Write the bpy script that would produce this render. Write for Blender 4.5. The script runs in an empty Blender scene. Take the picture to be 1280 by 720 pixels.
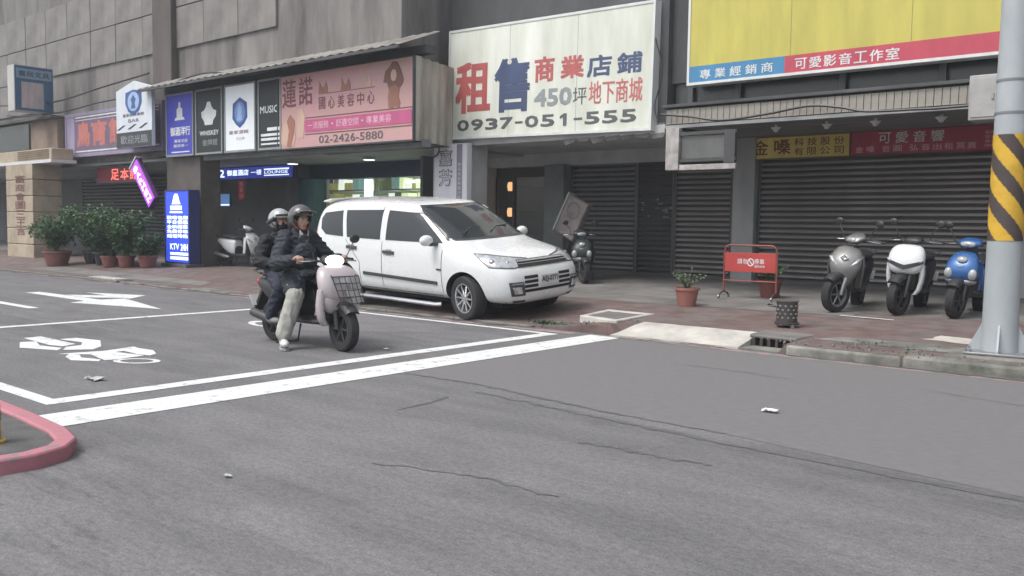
import bpy, bmesh, math, random
from mathutils import Vector, Matrix, Euler
from mathutils.bvhtree import BVHTree
random.seed(7)
S = bpy.context.scene
COL = S.collection
R = math.radians
PI = math.pi

# ---------------------------------------------------------------- camera
CAM_H = 1.4
cam_data = bpy.data.cameras.new('camera')
cam = bpy.data.objects.new('camera', cam_data)
COL.objects.link(cam)
_p, _r, _h = 0.0702050, 0.0148469, 0.698585          # pitch down, roll, heading left of +Y
_f = Vector((-math.sin(_h) * math.cos(_p), math.cos(_h) * math.cos(_p), -math.sin(_p)))
_rt0 = Vector((math.cos(_h), math.sin(_h), 0)); _up0 = _rt0.cross(_f)
_rt = math.cos(_r) * _rt0 + math.sin(_r) * _up0
_up = -math.sin(_r) * _rt0 + math.cos(_r) * _up0
cam.matrix_world = Matrix(((_rt.x, _up.x, -_f.x, 0), (_rt.y, _up.y, -_f.y, 0), (_rt.z, _up.z, -_f.z, CAM_H), (0, 0, 0, 1)))
cam_data.sensor_width = 36; cam_data.lens = 1108.03 / 1280 * 36
cam_data.clip_start = .05; cam_data.clip_end = 2000
S.camera = cam

# ---------------------------------------------------------------- overcast daylight
SUN_EL, SUN_AZ = R(58), R(200)      # azimuth clockwise from +Y
world = bpy.data.worlds.new('World'); S.world = world; world.use_nodes = True
wn = world.node_tree; bg = wn.nodes['Background']
sky = wn.nodes.new('ShaderNodeTexSky'); sky.sky_type = 'NISHITA'; sky.sun_disc = False
sky.sun_elevation = SUN_EL; sky.sun_rotation = SUN_AZ; sky.dust_density = 4; sky.air_density = 1.0
hs = wn.nodes.new('ShaderNodeHueSaturation'); hs.inputs['Saturation'].default_value = .38
wn.links.new(sky.outputs[0], hs.inputs['Color']); wn.links.new(hs.outputs[0], bg.inputs['Color'])
bg.inputs['Strength'].default_value = .15
sun_d = bpy.data.lights.new('sun', 'SUN'); sun_d.energy = .9; sun_d.angle = R(25); sun_d.color = (1, .97, .93)
sun = bpy.data.objects.new('sun', sun_d); COL.objects.link(sun)
_sd = Vector((math.sin(SUN_AZ) * math.cos(SUN_EL), math.cos(SUN_AZ) * math.cos(SUN_EL), math.sin(SUN_EL)))
sun.rotation_euler = _sd.to_track_quat('Z', 'Y').to_euler(); sun.location = (0, 0, 30)
S.view_settings.view_transform = 'Standard'; S.view_settings.look = 'None'
S.view_settings.gamma = 1; S.view_settings.use_curve_mapping = False
S.view_settings.exposure = .65

# ---------------------------------------------------------------- materials
MATS = {}
def srgb(h):
    h = h.lstrip('#'); c = [int(h[i:i + 2], 16) / 255 for i in (0, 2, 4)]
    return tuple(x / 12.92 if x <= .04045 else ((x + .055) / 1.055) ** 2.4 for x in c)

def mat(name, col, rough=.6, metal=0., var=.15, scale=4., bump=0., bscale=60., spec=.5, emit=None, estr=0., coat=0.,
        stretch=(1, 1, 1), tint=None, detail=5., alpha=None):
    if name in MATS: return MATS[name]
    if isinstance(col, str): col = srgb(col)
    m = bpy.data.materials.new(name); m.use_nodes = True; MATS[name] = m
    nt = m.node_tree; N = nt.nodes; L = nt.links
    b = N['Principled BSDF']
    b.inputs['Roughness'].default_value = rough; b.inputs['Metallic'].default_value = metal
    b.inputs['Specular IOR Level'].default_value = spec; b.inputs['Coat Weight'].default_value = coat
    b.inputs['Coat Roughness'].default_value = .08
    tc = N.new('ShaderNodeTexCoord'); mp = N.new('ShaderNodeMapping'); mp.inputs['Scale'].default_value = stretch
    L.new(tc.outputs['Object'], mp.inputs['Vector'])
    if var > 0:
        n = N.new('ShaderNodeTexNoise'); n.inputs['Scale'].default_value = scale; n.inputs['Detail'].default_value = detail
        n.inputs['Roughness'].default_value = .62
        L.new(mp.outputs[0], n.inputs['Vector'])
        rp = N.new('ShaderNodeValToRGB')
        t = tint if tint is not None else col
        if isinstance(t, str): t = srgb(t)
        rp.color_ramp.elements[0].position = .3; rp.color_ramp.elements[1].position = .72
        rp.color_ramp.elements[0].color = (*[c * (1 - var) for c in t], 1)
        rp.color_ramp.elements[1].color = (*[min(1, c * (1 + var * .7)) for c in col], 1)
        L.new(n.outputs['Fac'], rp.inputs['Fac']); L.new(rp.outputs['Color'], b.inputs['Base Color'])
        mr = N.new('ShaderNodeMapRange'); mr.inputs['To Min'].default_value = max(.02, rough - .12 * (rough > .2)); mr.inputs['To Max'].default_value = min(1, rough + .1)
        L.new(n.outputs['Fac'], mr.inputs['Value']); L.new(mr.outputs[0], b.inputs['Roughness'])
    else:
        b.inputs['Base Color'].default_value = (*col, 1)
    if bump > 0:
        n2 = N.new('ShaderNodeTexNoise'); n2.inputs['Scale'].default_value = bscale; n2.inputs['Detail'].default_value = 4
        L.new(mp.outputs[0], n2.inputs['Vector'])
        bp = N.new('ShaderNodeBump'); bp.inputs['Strength'].default_value = bump; bp.inputs['Distance'].default_value = .02
        L.new(n2.outputs['Fac'], bp.inputs['Height']); L.new(bp.outputs[0], b.inputs['Normal'])
    if emit is not None:
        if isinstance(emit, str): emit = srgb(emit)
        b.inputs['Emission Color'].default_value = (*emit, 1); b.inputs['Emission Strength'].default_value = estr
    return m

def glass(name, col, rough=.05, alpha=.75):
    # tinted pane: part see-through, part mirror
    if name in MATS: return MATS[name]
    m = bpy.data.materials.new(name); m.use_nodes = True; MATS[name] = m
    N = m.node_tree.nodes; L = m.node_tree.links; b = N['Principled BSDF']
    b.inputs['Base Color'].default_value = (*col, 1); b.inputs['Roughness'].default_value = rough
    b.inputs['Alpha'].default_value = alpha; b.inputs['Specular IOR Level'].default_value = .8
    n = N.new('ShaderNodeTexNoise'); n.inputs['Scale'].default_value = 1.3
    tc = N.new('ShaderNodeTexCoord'); L.new(tc.outputs['Object'], n.inputs['Vector'])
    bp = N.new('ShaderNodeBump'); bp.inputs['Strength'].default_value = .03; L.new(n.outputs['Fac'], bp.inputs['Height'])
    L.new(bp.outputs[0], b.inputs['Normal'])
    return m

# ---------------------------------------------------------------- mesh builder
class MB:
    def __init__(self, xf=None):
        self.v = []; self.f = []; self.mi = []; self.xf = xf or Matrix.Identity(4); self.cur = 0
    def add(self, vs, fs):
        o = len(self.v)
        self.v += [tuple(self.xf @ Vector(p)) for p in vs]
        self.f += [tuple(i + o for i in f) for f in fs]; self.mi += [self.cur] * len(fs)
        return self
    def box(self, c, s, rot=None):
        hx, hy, hz = s[0] / 2, s[1] / 2, s[2] / 2
        vs = [Vector((x, y, z)) for z in (-hz, hz) for y in (-hy, hy) for x in (-hx, hx)]
        if rot is not None:
            M = Euler(rot).to_matrix() if not isinstance(rot, Matrix) else rot
            vs = [M @ v for v in vs]
        vs = [v + Vector(c) for v in vs]
        return self.add(vs, [(0, 2, 3, 1), (4, 5, 7, 6), (0, 1, 5, 4), (2, 6, 7, 3), (0, 4, 6, 2), (1, 3, 7, 5)])
    def bb(self, x0, x1, y0, y1, z0, z1):
        return self.box(((x0 + x1) / 2, (y0 + y1) / 2, (z0 + z1) / 2), (abs(x1 - x0), abs(y1 - y0), abs(z1 - z0)))
    def prism(self, poly, a, b, axis='z'):
        n = len(poly)
        def P(p, h):
            return {'z': (p[0], p[1], h), 'y': (p[0], h, p[1]), 'x': (h, p[0], p[1])}[axis]
        vs = [P(p, a) for p in poly] + [P(p, b) for p in poly]
        fs = [tuple(range(n - 1, -1, -1)), tuple(range(n, 2 * n))] + [(i, (i + 1) % n, n + (i + 1) % n, n + i) for i in range(n)]
        return self.add(vs, fs)
    def loft(self, rings, closed=True, cap=True):
        n = len(rings[0]); vs = [p for r in rings for p in r]; fs = []
        for k in range(len(rings) - 1):
            for i in range(n if closed else n - 1):
                j = (i + 1) % n
                fs.append((k * n + i, k * n + j, (k + 1) * n + j, (k + 1) * n + i))
        if cap:
            fs.append(tuple(range(n - 1, -1, -1))); fs.append(tuple(range((len(rings) - 1) * n, len(rings) * n)))
        return self.add(vs, fs)
    def tube(self, path, r, n=8, cap=True):
        path = [Vector(p) for p in path]; rs = r if isinstance(r, (list, tuple)) else [r] * len(path)
        rings = []; prev = None
        for i, p in enumerate(path):
            if i == 0: t = path[1] - p
            elif i == len(path) - 1: t = p - path[i - 1]
            else: t = (path[i + 1] - path[i - 1])
            t.normalize()
            if prev is None:
                a = t.cross(Vector((0, 0, 1)))
                if a.length < .05: a = t.cross(Vector((1, 0, 0)))
            else:
                a = prev - t * prev.dot(t)
            a.normalize(); b = t.cross(a); prev = a
            rings.append([tuple(p + rs[i] * (math.cos(2 * PI * k / n) * a + math.sin(2 * PI * k / n) * b)) for k in range(n)])
        return self.loft(rings, True, cap)
    def lathe(self, prof, c=(0, 0, 0), n=20, axis='z', cap=False):
        rings = []
        for r, h in prof:
            ring = []
            for k in range(n):
                a = 2 * PI * k / n; u, w = r * math.cos(a), r * math.sin(a)
                p = {'z': (u, w, h), 'y': (u, h, w), 'x': (h, u, w)}[axis]
                ring.append((p[0] + c[0], p[1] + c[1], p[2] + c[2]))
            rings.append(ring)
        return self.loft(rings, True, cap)
    def ell(self, c, r, rot=None, nu=12, nv=8):
        M = Euler(rot).to_matrix() if rot is not None else Matrix.Identity(3)
        rings = []
        for j in range(nv + 1):
            ph = PI * (j + .02 if j == 0 else (j - .02 if j == nv else j)) / nv
            rings.append([tuple(Vector(c) + M @ Vector((r[0] * math.sin(ph) * math.cos(2 * PI * k / nu), r[1] * math.sin(ph) * math.sin(2 * PI * k / nu), -r[2] * math.cos(ph)))) for k in range(nu)])
        return self.loft(rings)
    def capsule(self, a, b, ra, rb, n=10):
        a, b = Vector(a), Vector(b); t = (b - a); L = t.length; t.normalize()
        path = []; rs = []
        for k in range(4):
            an = PI / 2 * (1 - k / 3.); path.append(a - t * ra * math.sin(an)); rs.append(max(.002, ra * math.cos(an)))
        for k in range(4):
            an = PI / 2 * k / 3.; path.append(b + t * rb * math.sin(an)); rs.append(max(.002, rb * math.cos(an)))
        return self.tube(path, rs, n)
    def mesh(self, name, mats, smooth=False, angle=40):
        me = bpy.data.meshes.new(name); me.from_pydata(self.v, [], self.f); me.update()
        bm = bmesh.new(); bm.from_mesh(me); bmesh.ops.recalc_face_normals(bm, faces=bm.faces); bm.to_mesh(me); bm.free()
        for m in (mats if isinstance(mats, (list, tuple)) else [mats]): me.materials.append(m)
        if len(me.polygons) == len(self.mi): me.polygons.foreach_set('material_index', self.mi)
        if smooth:
            me.shade_smooth(); me.set_sharp_from_angle(angle=R(angle))
        return me
    def build(self, name, mats, parent=None, smooth=False, bevel=0., seg=2, sub=0, angle=40, **props):
        o = bpy.data.objects.new(name, self.mesh(name, mats, smooth or sub > 0 or bevel > 0, 180 if sub else angle))
        COL.objects.link(o)
        if parent is not None: o.parent = parent
        if bevel > 0:
            b = o.modifiers.new('bevel', 'BEVEL'); b.width = bevel; b.segments = seg; b.limit_method = 'ANGLE'; b.angle_limit = R(35)
        if sub > 0:
            s = o.modifiers.new('sub', 'SUBSURF'); s.levels = sub; s.render_levels = sub
        for k, v in props.items(): o[k] = v
        return o

def link(me, name, parent=None, loc=None, rot=None, **props):
    o = bpy.data.objects.new(name, me); COL.objects.link(o)
    if parent is not None: o.parent = parent
    if loc is not None: o.location = loc
    if rot is not None: o.rotation_euler = rot
    for k, v in props.items(): o[k] = v
    return o

def tag(o, label, cat, group=None):
    o['label'] = label; o['category'] = cat
    if group: o['group'] = group
    return o

def thing(name, label, cat, loc=(0, 0, 0), rotz=0., group=None, rot=None):
    o = bpy.data.objects.new(name, None); COL.objects.link(o)
    o.empty_display_size = .2; o.location = loc; o.rotation_euler = rot or (0, 0, rotz)
    return tag(o, label, cat, group)

def struct(o): o['kind'] = 'structure'; return o

def kids(o): return [c for c in bpy.data.objects if c.parent == o]
def copy_tree(o, parent=None):
    c = o.copy(); COL.objects.link(c)
    if parent is not None: c.parent = parent
    for ch in kids(o): copy_tree(ch, c)
    return c

_txt = {}
def glyphs(s, bold=0.):
    key = (s, bold)
    if key in _txt: return _txt[key]
    cu = bpy.data.curves.new('t', 'FONT'); cu.body = s; cu.size = 1; cu.resolution_u = 2; cu.fill_mode = 'FRONT'; cu.offset = bold
    cu.align_x = 'LEFT'
    o = bpy.data.objects.new('t', cu); COL.objects.link(o)
    me = bpy.data.meshes.new_from_object(o.evaluated_get(bpy.context.evaluated_depsgraph_get()))
    vs = [tuple(v.co) for v in me.vertices]; fs = [tuple(p.vertices) for p in me.polygons]
    bpy.data.objects.remove(o); bpy.data.curves.remove(cu); bpy.data.meshes.remove(me)
    _txt[key] = (vs, fs); return _txt[key]

def lettering(s, x0, x1, z0, z1, y, m, parent, bold=.0, name='lettering', vertical=False, shear=0.):
    """Flat print in the parent's x-z plane at y, facing -y, stretched to the box."""
    b = MB()
    items = [(s, x0, x1, z0, z1)]
    if vertical:
        n = len(s); h = (z1 - z0) / n
        items = [(ch, x0, x1, z1 - (i + 1) * h + h * .06, z1 - i * h - h * .06) for i, ch in enumerate(s)]
    for t, a0, a1, c0, c1 in items:
        vs, fs = glyphs(t)
        if not vs: continue
        xs = [v[0] for v in vs]; ys = [v[1] for v in vs]
        w = max(max(xs) - min(xs), 1e-5); h = max(max(ys) - min(ys), 1e-5); e = bold * (c1 - c0)
        for q, (dx, dz_) in enumerate(((0, 0),) if bold <= 0 else ((-1, -.7), (1, -.7), (-1, .7), (1, .7)) if bold < .025 else ((-1, -1), (1, -1), (-1, 1), (1, 1), (0, 0))):
            k0, k1 = a0 + e, a1 - e; l0, l1 = c0 + e, c1 - e
            b.add([(k0 + (v[0] - min(xs)) / w * (k1 - k0) + dx * e + shear * (v[1] - min(ys)) / h, y - q * .0003, l0 + (v[1] - min(ys)) / h * (l1 - l0) + dz_ * e) for v in vs], fs)
    me = bpy.data.meshes.new(name); me.from_pydata(b.v, [], b.f); me.update(); me.materials.append(m)
    return link(me, name, parent)

def sm(a, b, x):
    t = min(1, max(0, (x - a) / (b - a))); return t * t * (3 - 2 * t)
def gz(X, Y):
    full = .12 + .0272 * (Y - 9.6)
    w = sm(-7.5, -6.5, X)
    low = .03 + (full - .03) * sm(9.75, 11.6, Y)
    z = low * (1 - w) + full * w
    if -6.3 < X < -4.6 and Y < 10.2: z = min(z, .012 + .123 * sm(9.47, 10.15, Y) - .02)
    if -4.66 < X < -4.0 and Y < 10.3: z = -.04
    return z
# ================================================================ GROUND
def asphalt():
    m = bpy.data.materials.new('asphalt'); m.use_nodes = True
    nt = m.node_tree; N = nt.nodes; L = nt.links; b = N['Principled BSDF']
    tc = N.new('ShaderNodeTexCoord')
    def noise(scale, detail=6, stretch=(1, 1, 1), rough=.6):
        mp = N.new('ShaderNodeMapping'); mp.inputs['Scale'].default_value = stretch
        n = N.new('ShaderNodeTexNoise'); n.inputs['Scale'].default_value = scale; n.inputs['Detail'].default_value = detail; n.inputs['Roughness'].default_value = rough
        L.new(tc.outputs['Object'], mp.inputs[0]); L.new(mp.outputs[0], n.inputs['Vector']); return n
    def ramp(src, p0, c0, p1, c1):
        r = N.new('ShaderNodeValToRGB'); e = r.color_ramp.elements
        e[0].position = p0; e[0].color = (*c0, 1); e[1].position = p1; e[1].color = (*c1, 1)
        L.new(src, r.inputs[0]); return r
    def mix(kind, fac, a, c):
        x = N.new('ShaderNodeMix'); x.data_type = 'RGBA'; x.blend_type = kind
        if isinstance(fac, float): x.inputs['Factor'].default_value = fac
        else: L.new(fac, x.inputs['Factor'])
        L.new(a, x.inputs['A']); L.new(c, x.inputs['B']); return x.outputs['Result']
    big = noise(.22, 5); base = ramp(big.outputs['Fac'], .35, (.158, .156, .159), .7, (.188, .184, .187))
    med = noise(2.2, 7, (.55, 1.6, 1)); c1 = mix('MULTIPLY', .55, base.outputs[0], ramp(med.outputs['Fac'], .32, (.72, .72, .73), .62, (1.1, 1.1, 1.1)).outputs[0])
    fine = noise(85, 3); c2 = mix('MULTIPLY', .75, c1, ramp(fine.outputs['Fac'], .33, (.64, .64, .65), .66, (1.28, 1.28, 1.27)).outputs[0])
    # worn wheel-track zone: exposed aggregate and dark scars along the direction of travel
    wear = noise(5.5, 8, (.22, 1.5, 1), .75); wr = ramp(wear.outputs['Fac'], .34, (.62, .62, .63), .5, (1, 1, 1))
    zone = noise(.32, 3, (.6, 1.1, 1)); zr = ramp(zone.outputs['Fac'], .48, (0, 0, 0), .62, (1, 1, 1))
    c3 = mix('MULTIPLY', zr.outputs[0], c2, wr.outputs[0])
    chips = N.new('ShaderNodeTexVoronoi'); chips.inputs['Scale'].default_value = 30
    mp = N.new('ShaderNodeMapping'); mp.inputs['Scale'].default_value = (.35, 1.4, 1); L.new(tc.outputs['Object'], mp.inputs[0]); L.new(mp.outputs[0], chips.inputs['Vector'])
    cr = ramp(chips.outputs['Distance'], .05, (1, 1, 1), .12, (0, 0, 0))
    pale = N.new('ShaderNodeRGB'); pale.outputs[0].default_value = (.3, .3, .3, 1)
    z2 = N.new('ShaderNodeMath'); z2.operation = 'MULTIPLY'; L.new(zr.outputs[0], z2.inputs[0]); L.new(cr.outputs[0], z2.inputs[1])
    z3 = N.new('ShaderNodeMath'); z3.operation = 'MULTIPLY'; L.new(z2.outputs[0], z3.inputs[0]); z3.inputs[1].default_value = .45
    c4 = mix('MIX', z3.outputs[0], c3, pale.outputs[0])
    st = noise(1.1, 4, (.18, 1.5, 1), .55); sr = ramp(st.outputs['Fac'], .34, (.84, .84, .845), .56, (1.03, 1.03, 1.03))
    oil = noise(.9, 5, (.5, 1, 1), .6); orr = ramp(oil.outputs['Fac'], .3, (.7, .7, .71), .42, (1, 1, 1))
    gr_ = noise(26, 4, (.8, 1.2, 1), .7); g2 = ramp(gr_.outputs['Fac'], .36, (.7, .7, .705), .6, (1.12, 1.12, 1.12)); c4 = mix('MULTIPLY', .7, c4, g2.outputs[0])
    c5 = mix('MULTIPLY', .8, c4, sr.outputs[0]); c6 = mix('MULTIPLY', .8, c5, orr.outputs[0])
    L.new(c6, b.inputs['Base Color']); b.inputs['Roughness'].default_value = .82; b.inputs['Specular IOR Level'].default_value = .35
    add = N.new('ShaderNodeMath'); add.operation = 'ADD'; L.new(fine.outputs['Fac'], add.inputs[0]); L.new(wear.outputs['Fac'], add.inputs[1])
    bp = N.new('ShaderNodeBump'); bp.inputs['Strength'].default_value = .12; bp.inputs['Distance'].default_value = .006
    L.new(add.outputs[0], bp.inputs['Height']); L.new(bp.outputs[0], b.inputs['Normal'])
    return m

def worn_paint(name, col, wear=.42):
    m = bpy.data.materials.new(name); m.use_nodes = True; N = m.node_tree.nodes; L = m.node_tree.links; b = N['Principled BSDF']
    tc = N.new('ShaderNodeTexCoord')
    n = N.new('ShaderNodeTexNoise'); n.inputs['Scale'].default_value = 7; n.inputs['Detail'].default_value = 9; n.inputs['Roughness'].default_value = .78
    L.new(tc.outputs['Object'], n.inputs['Vector'])
    r = N.new('ShaderNodeValToRGB'); e = r.color_ramp.elements
    e[0].position = wear - .08; e[0].color = (.19, .19, .19, 1); e[1].position = wear + .02; e[1].color = (*col, 1)
    k = r.color_ramp.elements.new(wear + .2); k.color = (*[min(1, c * 1.08) for c in col], 1)
    L.new(n.outputs['Fac'], r.inputs[0]); L.new(r.outputs[0], b.inputs['Base Color']); b.inputs['Roughness'].default_value = .7
    return m

def pavers():
    m = bpy.data.materials.new('red brick pavers'); m.use_nodes = True; N = m.node_tree.nodes; L = m.node_tree.links; b = N['Principled BSDF']
    tc = N.new('ShaderNodeTexCoord')
    br = N.new('ShaderNodeTexBrick'); br.inputs['Scale'].default_value = 1; br.inputs['Brick Width'].default_value = .2; br.inputs['Row Height'].default_value = .1
    br.inputs['Mortar Size'].default_value = .006; br.inputs['Color1'].default_value = (.172, .108, .098, 1); br.inputs['Color2'].default_value = (.145, .098, .09, 1)
    br.inputs['Mortar'].default_value = (.1, .095, .09, 1); L.new(tc.outputs['Object'], br.inputs['Vector'])
    n = N.new('ShaderNodeTexNoise'); n.inputs['Scale'].default_value = .9; n.inputs['Detail'].default_value = 8; n.inputs['Roughness'].default_value = .7
    L.new(tc.outputs['Object'], n.inputs['Vector'])
    r = N.new('ShaderNodeValToRGB'); e = r.color_ramp.elements; e[0].position = .42; e[0].color = (0, 0, 0, 1); e[1].position = .66; e[1].color = (1, 1, 1, 1)
    L.new(n.outputs['Fac'], r.inputs[0])
    mx = N.new('ShaderNodeMix'); mx.data_type = 'RGBA'; L.new(r.outputs[0], mx.inputs['Factor']); L.new(br.outputs['Color'], mx.inputs['A'])
    mx.inputs['B'].default_value = (.165, .15, .14, 1)
    n2 = N.new('ShaderNodeTexNoise'); n2.inputs['Scale'].default_value = 4; n2.inputs['Detail'].default_value = 6; L.new(tc.outputs['Object'], n2.inputs['Vector'])
    r2 = N.new('ShaderNodeValToRGB'); e = r2.color_ramp.elements; e[0].position = .3; e[0].color = (.6, .6, .6, 1); e[1].position = .6; e[1].color = (1.08, 1.08, 1.08, 1)
    L.new(n2.outputs['Fac'], r2.inputs[0])
    m2 = N.new('ShaderNodeMix'); m2.data_type = 'RGBA'; m2.blend_type = 'MULTIPLY'; m2.inputs['Factor'].default_value = .8
    L.new(mx.outputs['Result'], m2.inputs['A']); L.new(r2.outputs[0], m2.inputs['B']); L.new(m2.outputs['Result'], b.inputs['Base Color'])
    bp = N.new('ShaderNodeBump'); bp.inputs['Strength'].default_value = .5; bp.inputs['Distance'].default_value = .01
    L.new(br.outputs['Fac'], bp.inputs['Height']); bp.invert = True; L.new(bp.outputs[0], b.inputs['Normal']); b.inputs['Roughness'].default_value = .85
    return m

M_ASPH = asphalt()
M_PAINT = worn_paint('white road paint', (.64, .66, .65), .43)
M_REDP = worn_paint('faded red kerb paint', (.36, .235, .235), .52)
M_PINKP = worn_paint('pink kerb paint', (.41, .165, .195), .43)
M_SEAL = mat('crack sealant', (.125, .125, .128), .6, var=.3, scale=9)
M_PAV = pavers()
M_CONC = mat('pavement concrete', (.185, .178, .17), .85, var=.4, scale=1.6, bump=.3, bscale=30)
M_CONCL = mat('pale new concrete', (.5, .48, .44), .85, var=.3, scale=2.5, bump=.4, bscale=25)
M_CONCD = mat('mossy kerb concrete', (.21, .205, .19), .9, var=.55, scale=2.2, bump=.6, bscale=18, tint=(.11, .125, .09))
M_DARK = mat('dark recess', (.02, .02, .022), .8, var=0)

def sheet(name, x0, x1, y0, y1, dx, dy, zf, m, skirt=0.):
    nx = max(1, round((x1 - x0) / dx)); ny = max(1, round((y1 - y0) / dy)); vs = []; fs = []
    for j in range(ny + 1):
        for i in range(nx + 1):
            x = x0 + (x1 - x0) * i / nx; y = y0 + (y1 - y0) * j / ny; vs.append((x, y, zf(x, y)))
    for j in range(ny):
        for i in range(nx):
            a = j * (nx + 1) + i; fs.append((a, a + 1, a + nx + 2, a + nx + 1))
    if skirt:
        o = len(vs); vs += [(vs[i][0], vs[i][1], -skirt) for i in range(nx + 1)]
        fs += [(i + 1, i, o + i, o + i + 1) for i in range(nx)]
    b = MB(); b.add(vs, fs); me = b.mesh(name, m, True); return link(me, name)

ground = struct(MB().bb(-160, 100, -80, 50, -.6, -.5).build('ground', mat('earth', (.12, .11, .1), .9)))
road = struct(sheet('road', -150, 90, -70, 9.75, 8, 4, lambda x, y: 0, M_ASPH))

def mark(name, poly, m=M_PAINT, z=.004):
    b = MB(); b.add([(x, y, z) for x, y in poly], [tuple(range(len(poly)))]); return b.build(name, m, road)
def strip(name, pts, w, m, z=.004, jag=0.):
    vs = []; fs = []
    for i, (x, y) in enumerate(pts):
        a = Vector(pts[max(0, i - 1)]); c = Vector(pts[min(len(pts) - 1, i + 1)]); t = (c - a).normalized(); n = Vector((-t.y, t.x))
        ww = w * (1 + random.uniform(-jag, jag)) * (.25 if jag and i in (0, len(pts) - 1) else 1)
        vs += [(x + n.x * ww / 2, y + n.y * ww / 2, z), (x - n.x * ww / 2, y - n.y * ww / 2, z)]
    for i in range(len(pts) - 1): fs.append((2 * i, 2 * i + 1, 2 * i + 3, 2 * i + 2))
    return MB().add(vs, fs).build(name, m, road)
def rect(name, x0, x1, y0, y1, m=M_PAINT): return mark(name, [(x0, y0), (x1, y0), (x1, y1), (x0, y1)], m)
M_ASPH2 = mat('smooth resurfaced asphalt', (.170, .166, .170), .8, var=.14, scale=18, stretch=(.6, 1.2, 1), detail=9, bump=.08, bscale=70, spec=.35)
mark('asphalt_patch', [(-6.08, 5.71), (-5.2, 5.75), (-4.6, 5.67), (-3.77, 5.57), (-2.7, 5.52), (-.9, 5.3), (30, 5.0), (30, 9.36), (-6.08, 9.38)], M_ASPH2, .002)
rect('stop_line', -6.57, -6.11, 2.42, 9.42)
rect('waiting_box_line', -7.1, -6.9, 2.8, 9.17)
rect('waiting_box_line', -12.2, -7.1, 9.06, 9.17)
rect('waiting_box_line', -13.2, -7.1, 2.8, 2.93)
rect('waiting_box_line', -12.36, -12.2, 2.93, 9.17)
rect('lane_dash', -18.6, -14.6, 5.68, 5.84); rect('lane_dash', -28.6, -24.6, 5.68, 5.84)
mark('arrow_marking', [(-17.8, 6.88), (-15.35, 6.88), (-15.2, 6.58), (-13.2, 7.12), (-15.4, 7.62), (-15.42, 7.2), (-17.8, 7.14)])
mark('arrow_marking', [(-16.85, 7.2), (-16.05, 7.2), (-15.55, 7.66), (-15.3, 7.66), (-15.82, 8.22), (-17.15, 7.72), (-16.25, 7.68)])
for P in ([(-10.2, 3.87), (-10.66, 4.05), (-10.6, 4.2), (-10.23, 4.09), (-9.88, 4.18), (-9.74, 4.07)],
          [(-11.0, 4.22), (-11.02, 4.42), (-10.1, 4.42), (-10.0, 4.24), (-10.21, 4.18)],
          [(-10.62, 4.46), (-10.61, 4.65), (-10.21, 4.75), (-9.72, 4.53), (-9.55, 4.36), (-9.72, 4.12), (-9.94, 4.25), (-9.96, 4.42), (-10.18, 4.53)],
          [(-9.47, 3.95), (-9.36, 4.4), (-9.46, 4.77), (-9.32, 4.75), (-9.05, 4.78), (-8.8, 4.68), (-8.72, 4.57), (-8.9, 4.52), (-9.22, 4.54), (-9.2, 4.44), (-8.76, 4.53), (-8.7, 4.2), (-8.73, 4.1), (-9.2, 4.18)],
          [(-9.22, 3.93), (-9.38, 4.04), (-9.26, 4.09), (-9.06, 4.02), (-8.81, 4.1), (-8.7, 4.03), (-8.95, 3.87)]):
    mark('scooter_symbol', P)
def ring_mark(cx, cy, rx, ry, rot, w=.3):
    b = MB(); n = 24; o = []; q = []
    for k in range(n):
        a = 2 * PI * k / n; x, y = rx * math.cos(a), ry * math.sin(a); c, s = math.cos(rot), math.sin(rot)
        o.append((cx + x * c - y * s, cy + x * s + y * c, .004)); q.append((cx + (x * c - y * s) * (1 - w), cy + (x * s + y * c) * (1 - w), .004))
    b.add(o + q, [(k, (k + 1) % n, n + (k + 1) % n, n + k) for k in range(n)])
    return b.build('scooter_symbol', M_PAINT, road)
ring_mark(-8.47, 4.3, .24, .16, R(30)); ring_mark(-10.35, 7.1, .45, .2, R(-12), .38)
rect('red_kerb_line', -4.7, 40, 9.37, 9.5, M_REDP); rect('red_kerb_line', -6.25, -4.7, 9.4, 9.5, M_REDP)
rect('red_kerb_line', -60, -6.8, 9.26, 9.46, M_REDP)
def wob(pts, n=11, a=.022):
    out = []
    for (p, q) in zip(pts, pts[1:]):
        for k in range(n): t = k / n; out.append((p[0] + (q[0] - p[0]) * t, p[1] + (q[1] - p[1]) * t + random.uniform(-a, a)))
    return out + [pts[-1]]
strip('asphalt_crack', wob([(-6.1, 5.7), (-5.2, 5.74), (-4.6, 5.66), (-3.77, 5.56), (-2.7, 5.52)]), .03, M_SEAL, .003, .5)
strip('asphalt_crack', wob([(-4.95, 5.45), (-4.2, 5.41), (-3.5, 5.34), (-2.6, 5.27), (-.9, 5.25), (1.5, 5.2)]), .05, M_SEAL, .003, .6)
strip('asphalt_crack', wob([(-3.3, 4.63), (-3.05, 4.69), (-2.8, 4.67), (-2.4, 4.73)]), .035, M_SEAL, .003, .7)
strip('asphalt_crack', wob([(-4.9, 4.5), (-4.92, 4.9), (-5, 5.15)]), .03, M_SEAL, .003, .6)
strip('asphalt_crack', wob([(-4.45, 8.04), (-4.1, 8.07), (-3.3, 8.0)]), .025, M_SEAL, .003, .6)
strip('asphalt_crack', wob([(-2.2, 8.3), (-1.2, 8.1), (.4, 8.0)]), .025, M_SEAL, .003, .6)
strip('asphalt_crack', wob([(-3.9, 3.4), (-3.3, 3.6), (-2.7, 3.62)]), .025, M_SEAL, .003, .7)
strip('asphalt_crack', wob([(-9.7, 6.7), (-8.9, 7.3), (-8.0, 8.2)]), .02, M_SEAL, .003, .6)

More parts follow.
